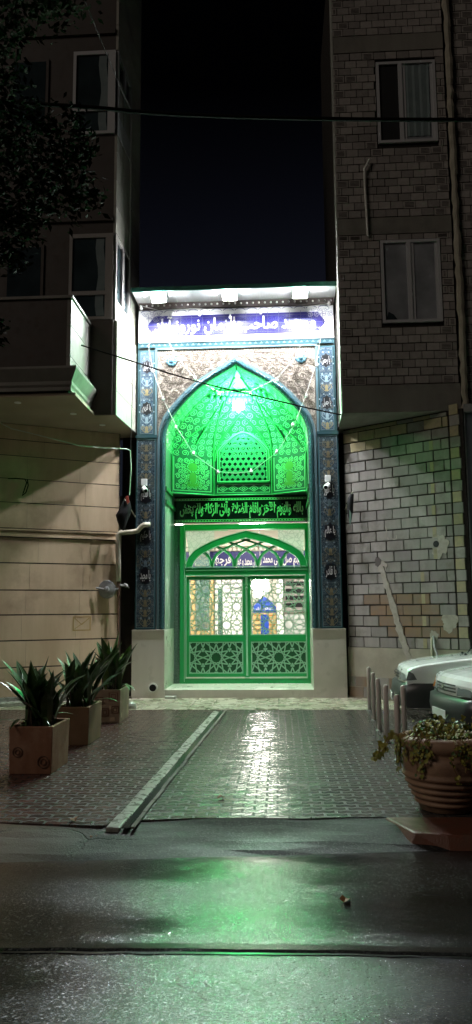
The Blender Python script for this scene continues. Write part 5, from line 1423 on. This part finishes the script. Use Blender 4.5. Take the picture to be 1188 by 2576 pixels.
# clay urn with creeper
U = Vector((2.255, -8.42, 0))
t = thing('clay_urn', 'big ribbed brown clay urn at the pavement edge by the parked cars', 'urn', U)
b = MB(); prof = [(.20, .0), (.225, .01), (.235, .05)]
z = .05
for k, (r_, hh_) in enumerate(((.25, .055), (.275, .055), (.30, .055), (.325, .055), (.345, .06))):
    prof += [(r_-.004, z+.006), (r_+.019, z+hh_*.35), (r_+.019, z+hh_*.65), (r_+.002, z+hh_-.004)]; z += hh_
prof += [(.352, z+.01), (.36, z+.06), (.365, .44), (.352, .452), (.35, .505), (.368, .515), (.385, .56), (.375, .60), (.345, .622), (.318, .625), (.30, .60), (.295, .54), (.01, .54)]
b.lathe(prof, U, 48); b.build('urn_body', 'urn', t, smooth=True)
b = MB(); b.lathe([(.29, .545), (.15, .565), (.01, .57)], U, 24); b.build('soil', 'soil', t)
pt = thing('creeper_plant', 'yellow-green creeper trailing over the rim of the clay urn', 'potted plant', U+Z_*.56)
lv = MB(); ld_ = MB(); st = MB()
def leaflet(mb, p, s_, nrm):
    n = Vector(nrm).normalized(); u = n.orthogonal().normalized(); q = ru(0, 6.3); v = n.cross(u); u2 = u*math.cos(q)+v*math.sin(q); v2 = n.cross(u2)
    pts = []
    for a in range(7):
        an = a*2*PI/7; r_ = s_*(1+.25*math.cos(3*an)); pts.append(p+u2*r_*math.cos(an)+v2*r_*math.sin(an)+n*(s_*.2*math.cos(2*an)))
    b0 = len(mb.v); mb.v += [tuple(x) for x in pts]; mb.face(range(b0, b0+7))
for k in range(46):
    az = ru(0, 2*PI); r0 = ru(.03, .26); p = U+Vector((math.cos(az)*r0, math.sin(az)*r0, .57)); h_ = ru(.04, .17)
    tip = p+Vector((math.cos(az)*ru(0, .12), math.sin(az)*ru(0, .12), h_)); st.tube([p, (p+tip)/2+Vector((ru(-.02, .02), ru(-.02, .02), 0)), tip], .004, 4)
    for q in range(9): leaflet(lv if rnd() < .7 else ld_, tip+Vector((ru(-.06, .06), ru(-.06, .06), ru(-.06, .04))), ru(.012, .026), (ru(-1, 1), ru(-1, .3), ru(.2, 1)))
for k in range(52):
    az = ru(PI*.85, PI*2.1); R0 = .395; p = U+Vector((math.cos(az)*.33, math.sin(az)*.33, .63)); L_ = ru(.08, .36); pts = [p, U+Vector((math.cos(az)*R0, math.sin(az)*R0, .60))]
    a2 = az
    for s_ in range(1, 6): a2 += ru(-.08, .08); rr = R0+ru(0, .03)-.02*(s_/5); pts.append(U+Vector((math.cos(a2)*rr, math.sin(a2)*rr, .60-L_*s_/5)))
    st.tube(pts, .0035, 4)
    for q in range(int(L_*55)):
        i = random.randrange(1, len(pts)-1); pp = Vector(pts[i]).lerp(Vector(pts[i+1]), rnd()); leaflet(lv if rnd() < .8 else ld_, pp+Vector((ru(-.02, .02), ru(-.025, .01), ru(-.02, .02))), ru(.008, .019), (math.cos(a2)+ru(-.5, .5), math.sin(a2)+ru(-.5, .5), ru(-.3, .6)))
for k in range(3):     # runners reaching out to the left
    az = PI*(.93+.05*k); pts = [U+Vector((math.cos(az)*.36, math.sin(az)*.36, .6))]
    for s_ in range(1, 7): pts.append(U+Vector((math.cos(az)*(.38+.035*s_), math.sin(az)*(.38+.035*s_), .6+.03*math.sin(s_*.9)-.012*s_*s_*.35)))
    st.tube(pts, .004, 4)
    for q in range(16): leaflet(lv, Vector(pts[random.randrange(2, 7)])+Vector((ru(-.03, .03), ru(-.03, .03), ru(-.03, .03))), ru(.012, .024), (ru(-1, 1), -1, ru(0, 1)))
lv.build('leaves', 'ivy', pt); ld_.build('dark_leaves', 'ivydark', pt); st.build('stems', 'ivystem', pt)
# red kerb block under the urn
b = MB(); b.v += [(1.70, -8.72, .002), (1.86, -9.14, .0), (2.1, -9.2, .0), (5.0, -9.2, .0), (5.0, -8.6, .002), (1.62, -8.74, -.11), (1.80, -9.22, -.11), (2.1, -9.25, -.11), (5.0, -9.25, -.11)]
for q in ((0, 1, 2, 3, 4), (0, 5, 6, 1), (1, 6, 7, 2), (2, 7, 8, 3)): b.face(q)
o = b.build('kerb', 'redpaint', bevel=.01); o['kind'] = 'structure'
# loose stones by the base
b = MB(); c = Z_*0+at(432, 1757, 2, 0); b.box(c.x-.12, c.x+.10, c.y-.12, c.y-.02, .004, .06); o = b.build('marble_offcut', 'whitemarble', bevel=.008); tag(origin_to(o, (c.x, c.y-.07, .004)), 'small pale stone offcut lying against the marble step', 'stone')
b = MB(); c = at(333, 1783, 2, 0); b.lathe([(.10, 0), (.10, .05), (.08, .09), (.04, .115), (.01, .12)], (c.x-.03, c.y+.05, .004), 14); o = b.build('concrete_lump', 'kerbstone'); tag(origin_to(o, (c.x, c.y, .004)), 'rounded grey concrete lump on the ground behind the mosaic pot', 'stone')
# dry leaves
lc = ['on the pavers beside the rust-stained pot', 'on the broken asphalt below the kerb', 'on the broken asphalt straight before the gate', 'alone on the open wet road', 'on the wet pavers between kerb and urn']
for i, (px, py, zz) in enumerate(((185, 2064, .004), (236, 2110, -.06), (640, 2118, -.075), (870, 2268, ROADZ), (556, 2009, .004))):
    c = at(px, py, 2, zz); b = MB(); n = 10; pts = []
    for a in range(n):
        an = a*2*PI/n; r_ = .027*(1+.5*(a % 2))*ru(.7, 1.1); pts.append((c.x+r_*math.cos(an), c.y+r_*math.sin(an)*1.3, zz+.012+.012*math.sin(an*2+i)+ru(0, .012)))
    b.v += [(c.x, c.y, zz+.022)]+pts
    for a in range(n): b.face((0, 1+a, 1+(a+1) % n))
    o = b.build('fallen_leaf', 'dryleaf'); tag(origin_to(o, (c.x, c.y, zz)), 'brown curled fallen leaf '+lc[i], 'leaf', 'fallen leaves')
# ================================================================== CARS
def car(label, loc, rot, W, prof, hood, nose_bow, spec):
    """local +X = forward, origin at the nose on the ground centre line"""
    t = thing('parked_car', label, 'car', loc, 'white cars parked beside the forecourt'); t.rotation_euler.z = rot
    hw = W/2
    # body: side outline (x back from the nose), with wheel arches
    def arch_pts(cx, r, n=10): return [(cx-r*math.cos(PI*i/n), .30+r*math.sin(PI*i/n)) for i in range(n+1)]
    low = spec['sill']; fx, rx, wr = spec['fx'], spec['rx'], .34
    bottom = [(0, low+.1), (-.05, low)]+[(-fx-(-(wr))*1 if False else -(fx)+wr*math.cos(PI*i/10), .28+wr*math.sin(PI*i/10)) for i in range(11)]+[(-rx+wr*math.cos(PI*i/10), .28+wr*math.sin(PI*i/10)) for i in range(11)]+[(-spec['len']+.1, low), (-spec['len'], low+.15)]
    outline = prof+bottom[::-1]     # prof runs nose-top ... to tail; bottom reversed closes it
    N = len(outline)
    slices = [(-1.0, .93, .06), (-.985, .985, .02), (-.93, 1.0, .0), (-.6, 1.0, 0), (-.3, 1, 0), (0, 1.0, 0), (.3, 1, 0), (.6, 1.0, 0), (.93, 1.0, 0), (.985, .985, .02), (1.0, .93, .06)]
    mb = MB(); zc = .55
    for yy, sc, ins in slices:
        for i, (x, z) in enumerate(outline):
            z2 = z-(ins if z > .5 else 0)+(.022*(1-yy*yy) if z > .6 else 0)
            x2 = x-nose_bow*yy*yy*max(0, 1+x/.9) if x > -.9 else x
            if x < -spec['len']+.5: x2 = x+.12*yy*yy
            mb.v.append((x2, yy*hw, z2))
    for s_ in range(len(slices)-1):
        for i in range(N): j = (i+1) % N; a = s_*N; mb.face((a+i, a+j, a+N+j, a+N+i))
    mb.face(range(N)); mb.face([(len(slices)-1)*N+i for i in range(N)][::-1])
    def place(m, name, mats, par=t, smooth=False, bevel=0):
        me = bpy.data.meshes.new(name); me.from_pydata(m.v, [], m.f)
        if not isinstance(mats, (list, tuple)): mats = [mats]
        for q in mats: me.materials.append(MT[q])
        if smooth: me.polygons.foreach_set('use_smooth', [True]*len(me.polygons))
        me.update(); o = bpy.data.objects.new(name, me); COL.objects.link(o); o.parent = par
        if bevel: md = o.modifiers.new('bevel', 'BEVEL'); md.width = bevel; md.segments = 3; md.limit_method = 'ANGLE'
        return o
    body = place(mb, 'body', ['carwhite', 'carplastic'])
    for pg in body.data.polygons:
        if max(mb.v[i][2] for i in pg.vertices) < .57: pg.material_index = 1
    # greenhouse
    gh = spec["gh"]; m = MB()
    # gh: list of (x,z) lower front, roof front, roof rear, lower rear
    (xa, za), (xb, zb), (xc, zc_), (xd, zd) = gh; yl, yu = hw*.93, hw*.74
    V = [(xa, -yl, za), (xb, -yu, zb), (xc, -yu, zc_), (xd, -yl, zd), (xa, yl, za), (xb, yu, zb), (xc, yu, zc_), (xd, yl, zd)]
    m.v += V
    for q in ((0, 3, 2, 1), (4, 5, 6, 7), (1, 2, 6, 5), (0, 1, 5, 4), (2, 3, 7, 6)): m.face(q)
    roof = place(m, 'cabin', 'carwhite', bevel=.05)
    def patch(a, b_, c, d, k, off):
        P4 = [Vector(V[i]) for i in (a, b_, c, d)]; cen = sum(P4, Vector())/4; n = (P4[1]-P4[0]).cross(P4[2]-P4[0]).normalized()
        if n.dot(cen-Vector(((xa+xd)/2, 0, .9))) < 0: n = -n
        return [cen+(p-cen)*k+n*off for p in P4]
    w = MB(); w.quad(*patch(0, 1, 5, 4, .9, .006)); place(w, 'windscreen', 'carglass')
    w = MB(); w.quad(*patch(2, 3, 7, 6, .88, .006)); place(w, 'rear_window', 'carglass')
    for ids in ((0, 1, 2, 3), (4, 5, 6, 7)):
        w = MB(); q = patch(*ids, .84, .006); mid1, mid2 = q[1].lerp(q[2], .47), q[0].lerp(q[3], .5); mid1b, mid2b = q[1].lerp(q[2], .53), q[0].lerp(q[3], .54)
        w.quad(q[0], q[1], mid1, mid2); w.quad(mid2b, mid1b, q[2], q[3]); place(w, 'side_window', 'carglass')
    # bonnet panel lines / doors
    for sy in (-1, 1):
        w = MB(); ys = sy*(hw+.004)
        for xd_ in (xa-.02, (xa+xd)/2-.05):
            w.tube([(xd_, ys, .36), (xd_-.02, ys, .75), (xd_-.10, sy*(hw-.01), za-.03)], .006, 4)
        place(w, 'door_seam', 'carblack')
        w = MB(); w.box(xa-.75, xa-.57, ys-.012, ys+.012, .70, .725); place(w, 'door_handle', 'carplastic')
        w = MB(); w.box(-fx-.62, -fx-.56, ys-.006, ys+.008, .64, .67); place(w, 'side_repeater', 'redamber')
        w = MB(); w.sphere((xa-.28, sy*(hw+.10), za+.06), .09, 10, 7, (.6, 1, .75)); place(w, 'wing_mirror', 'carwhite' , smooth=True)
        w = MB(); w.box(-rx+.36, -fx-.36, sy*hw-.012, sy*hw+.012, .50, .54); place(w, 'rubbing_strip', 'carplastic')
    # wheels
    for xw in (fx, rx):
        for sy in (-1, 1):
            w = MB(); yc = sy*(hw-.11); w.lathe([(.2, -.09), (.285, -.09), (.30, -.06), (.30, .06), (.285, .09), (.2, .09)], (-xw, yc, .30), 24, 1); wh = place(w, 'wheel', 'tyre', smooth=False)
            w = MB(); w.lathe([(.19, .05*sy), (.17, .092*sy), (.06, .075*sy), (.05, .1*sy), (.01, .1*sy)], (-xw, yc, .30), 20, 1); place(w, 'rim', 'rim', wh)
    w = MB()
    for xw in (fx, rx): w.box(-xw-.36, -xw+.36, -hw*.86, hw*.86, .2, .64)
    w.box(-spec['len']+.2, -.2, -hw*.8, hw*.8, .17, .3); place(w, 'underbody', 'carblack')
    # front bumper, wraps round the corners
    def bow(x, y): return x-nose_bow*(y/hw)**2
    w = MB(); Nn = 20; secs = []
    for i in range(Nn+1):
        y = -hw-.015+(W+.03)*i/Nn; e = abs(y)/hw; back = .0 if e < .93 else (e-.93)*.9
        secs.append((bow(.065, y)-back, y))
    secs = [(secs[0][0]-.42, secs[0][1])]+secs+[(secs[-1][0]-.42, secs[-1][1])]
    zb0, zb1 = spec['bump']
    for x, y in secs: w.v += [(x-.03, y, zb0), (x+.02, y, zb0+.05), (x+.04, y, (zb0+zb1)/2), (x+.02, y, zb1-.03), (x-.08, y*.985, zb1)]
    for i in range(len(secs)-1):
        for k in range(4): a = i*5+k; w.face((a, a+5, a+6, a+1))
    place(w, 'front_bumper', 'carplastic', smooth=True)
    w = MB()
    xb_ = -spec['len']; w.box(xb_-.06, xb_+.12, -hw, hw, .4, .6); place(w, 'rear_bumper', 'carplastic', bevel=.03)
    # headlamps, grille, plate
    zl0, zl1 = spec['lamp']; yl0, yl1 = spec['lampy']
    for sy in (-1, 1):
        w = MB(); M_ = 8
        for i in range(M_+1):
            y = yl0+(yl1-yl0)*i/M_; e = min(1, y/hw); x = bow(.012, y)-(0 if e < .9 else (e-.9)*spec['wrap'])
            sl = .05*(i/M_)
            w.v += [(x+.012, sy*y, zl0+sl*.2), (x-.03, sy*y, zl1-sl*.9)]
        for i in range(M_): w.face((i*2, i*2+2, i*2+3, i*2+1) if sy < 0 else (i*2, i*2+1, i*2+3, i*2+2))
        b0 = len(w.v); hl = place(w, 'headlight', 'headglass')
        w = MB(); yq = yl1-.012; xq = bow(.0, yq)-(yq/hw-.9)*spec['wrap']; x1_ = -.09; w.v += [(x1_, sy*(hw+.006), zl0+.015), (x1_-.17, sy*(hw+.006), zl0+.03), (x1_-.12, sy*(hw+.006), zl1-.05), (x1_-.05, sy*(hw+.004), zl1-.015)]; w.face((0, 1, 2, 3)); w.v += [(xq+.02, sy*(yq), zl0+.015), (xq+.0, sy*yq, zl1-.03)]; w.face((0, 3, 5, 4)); place(w, 'indicator', 'redamber' if spec['amber'] else 'headglass', hl)
    w = MB(); g0, g1 = spec['grille']; yg = yl0-.03
    for k in range(3):
        z0 = g0+(g1-g0)*k/3; w.v += [(bow(.018, -yg), -yg, z0+.012), (bow(.03, 0), 0, z0+.012), (bow(.018, yg), yg, z0+.012), (bow(.012, yg), yg, z0+(g1-g0)/3-.012), (bow(.022, 0), 0, z0+(g1-g0)/3-.012), (bow(.012, -yg), -yg, z0+(g1-g0)/3-.012)]; a = k*6; w.face((a, a+1, a+4, a+5)); w.face((a+1, a+2, a+3, a+4))
    place(w, 'grille', 'carblack')
    w = MB(); w.lathe([(.035, 0), (.035, .01), (.02, .014)], (.032, 0, (g0+g1)/2), 16, 0); place(w, 'badge', 'chrome')
    w = MB(); w.box(.10, .112, -.26, .26, zb0+.06, zb0+.17); place(w, 'number_plate', 'plate')
    w = MB()
    for y in (-.25, .25): w.tube([(xa+.03, y, za+.015), (xa-.12, y-.35, za+.14)], .008, 5)
    w.lathe([(.025, 0), (.02, .03), (.004, .035)], (xa+.12, -.2, za+.01), 8); w.lathe([(.025, 0), (.02, .03), (.004, .035)], (xa+.12, .2, za+.01), 8); place(w, 'wiper', 'carblack')
    w = MB(); w.tube([(-.08+.03*math.cos(a*PI/6), .3+0*a, .17+.03*math.sin(a*PI/6)) for a in range(13)], .008, 5); place(w, 'tow_hook', 'carplastic')
    return t
profA = [(0, .56), (-.005, .70), (-.03, .765), (-.10, .80), (-.3, .845), (-.6, .885), (-.9, .92), (-1.15, .945), (-1.3, .965), (-1.6, .95), (-3.2, .96), (-3.55, 1.0), (-4.2, .99), (-4.36, .95), (-4.4, .6)]
car('white saloon with a dark bumper, farther of the two cars, parked against the block wall', (2.80, -2.2, 0), PI-.10, 1.68, profA, None, .11,
    dict(len=4.4, fx=.83, rx=3.45, sill=.24, gh=[(-1.22, .95), (-2.0, 1.40), (-3.0, 1.40), (-3.65, .98)], bump=(.18, .56), lamp=(.585, .76), lampy=(.44, .80), wrap=.9, grille=(.60, .74), amber=False))
profB = [(0, .54), (.0, .67), (-.025, .745), (-.09, .785), (-.3, .825), (-.6, .86), (-.8, .88), (-1.0, .895), (-1.1, .905), (-1.5, .88), (-3.0, .9), (-3.3, .95), (-3.8, .93), (-3.9, .88), (-3.93, .55)]
car('white compact saloon with its grille showing, nearer of the two cars, behind the clay urn', (3.14, -4.35, 0), PI+.13, 1.6, profB, None, .13,
    dict(len=3.93, fx=.75, rx=3.05, sill=.24, gh=[(-1.05, .89), (-1.75, 1.42), (-2.75, 1.42), (-3.35, .93)], bump=(.17, .53), lamp=(.55, .73), lampy=(.40, .77), wrap=1.0, grille=(.57, .70), amber=True))
# ================================================================== STREET TREE (crown hangs into the frame at the upper left)
TB = Vector((-4.6, -7.2, 0))
t = thing('street_tree', 'dark street tree whose crown hangs before the stone-clad balcony building', 'tree', TB)
b = MB(); b.tube([TB, TB+Vector((.05, .05, 1.5)), TB+Vector((.25, .2, 3.2)), TB+Vector((.4, .5, 4.6))], [.17, .14, .12, .09], 10)
limbs = []
for k in range(9):
    s0 = TB+Vector((.25, .2, 3.0+k*.22)); tip = TB+Vector((ru(-.6, 1.75), ru(-.5, 1.2), ru(4.3, 6.9))); mid = s0.lerp(tip, .5)+Vector((0, 0, .25)); b.tube([s0, mid, tip], [.06, .035, .012], 6); limbs.append((mid, tip))
b.build('trunk', 'bark', t)
lf = MB()
clus = []
for (px, py, rr) in ((20, 330, .30), (70, 300, .26), (120, 330, .25), (190, 300, .16), (200, 345, .2), (40, 400, .34), (110, 400, .3), (170, 390, .26), (215, 380, .16), (30, 470, .34), (90, 480, .3), (150, 460, .28), (205, 450, .2), (60, 545, .26), (15, 550, .3), (120, 520, .22), (185, 510, .2), (215, 505, .14), (245, 490, .12), (30, 610, .24), (5, 650, .22), (65, 590, .16), (25, 60, .3), (70, 20, .3), (140, 10, .3), (5, 130, .24), (20, 210, .22), (0, 250, .28), (50, 660, .12), (6, 830, .10), (0, 860, .08), (-60, 400, .5), (-80, 600, .4), (-60, 200, .5), (150, -40, .4), (40, -60, .4)):
    y = -6.9+ru(-.3, .5); clus.append((at(px, py, 1, y), rr))
for c, rr in clus:
    n = int(150*(rr/.25)**1.6)
    for i in range(n):
        v = Vector((random.gauss(0, .5), random.gauss(0, .5), random.gauss(0, .5)))*rr
        p = c+v; az = ru(0, 6.28); s_ = ru(.03, .06); d = Vector((math.cos(az), math.sin(az), ru(-.9, .1))).normalized(); w_ = d.cross(Vector((ru(-1, 1), ru(-1, 1), 1))).normalized()*s_*.55
        lf.quad(p-d*s_, p+w_*.9, p+d*s_*1.2, p-w_*.9)
lf.build('crown', 'treeleaf', t)
# ================================================================== LIGHT
w = bpy.data.worlds.new('World'); scene.world = w; w.use_nodes = True; nt = w.node_tree
sky = nt.nodes.new('ShaderNodeTexSky'); sky.sky_type = 'NISHITA'; sky.sun_disc = False; sky.sun_elevation = math.radians(-3.2); sky.sun_rotation = math.radians(20); sky.altitude = 0; sky.air_density = 1; sky.dust_density = .5; sky.ozone_density = 3
hs = nt.nodes.new('ShaderNodeHueSaturation'); hs.inputs['Saturation'].default_value = .62; nt.links.new(sky.outputs[0], hs.inputs['Color'])
tcw = nt.nodes.new('ShaderNodeTexCoord'); sx_ = nt.nodes.new('ShaderNodeSeparateXYZ'); nt.links.new(tcw.outputs['Generated'], sx_.inputs[0])
mr = nt.nodes.new('ShaderNodeMapRange'); nt.links.new(sx_.outputs[2], mr.inputs[0]); mr.inputs[1].default_value = .36; mr.inputs[2].default_value = .60; mr.inputs[3].default_value = 1; mr.inputs[4].default_value = .05
mu = nt.nodes.new('ShaderNodeMix'); mu.data_type = 'RGBA'; mu.blend_type = 'MULTIPLY'; mu.inputs[0].default_value = 1; nt.links.new(hs.outputs[0], mu.inputs[6]); nt.links.new(mr.outputs[0], mu.inputs[7])
nt.links.new(mu.outputs[2], nt.nodes['Background'].inputs[0]); nt.nodes['Background'].inputs[1].default_value = .07
sd = bpy.data.lights.new('street_light', 'SUN'); sd.energy = .36; sd.angle = math.radians(20); sd.color = (1, .88, .76)  # weak directional light standing in for an unseen street lamp behind the camera
so = bpy.data.objects.new('street_light', sd); COL.objects.link(so); so.rotation_euler = (math.radians(56), 0, math.radians(-52))
vs = scene.view_settings; vs.view_transform = 'Standard'; vs.look = 'None'; vs.gamma = 1; vs.exposure = .25
scene.render.engine = 'CYCLES'; scene.cycles.use_denoising = True
scene.cycles.max_bounces = 6; scene.cycles.sample_clamp_indirect = 6; scene.cycles.caustics_reflective = False; scene.cycles.caustics_refractive = False
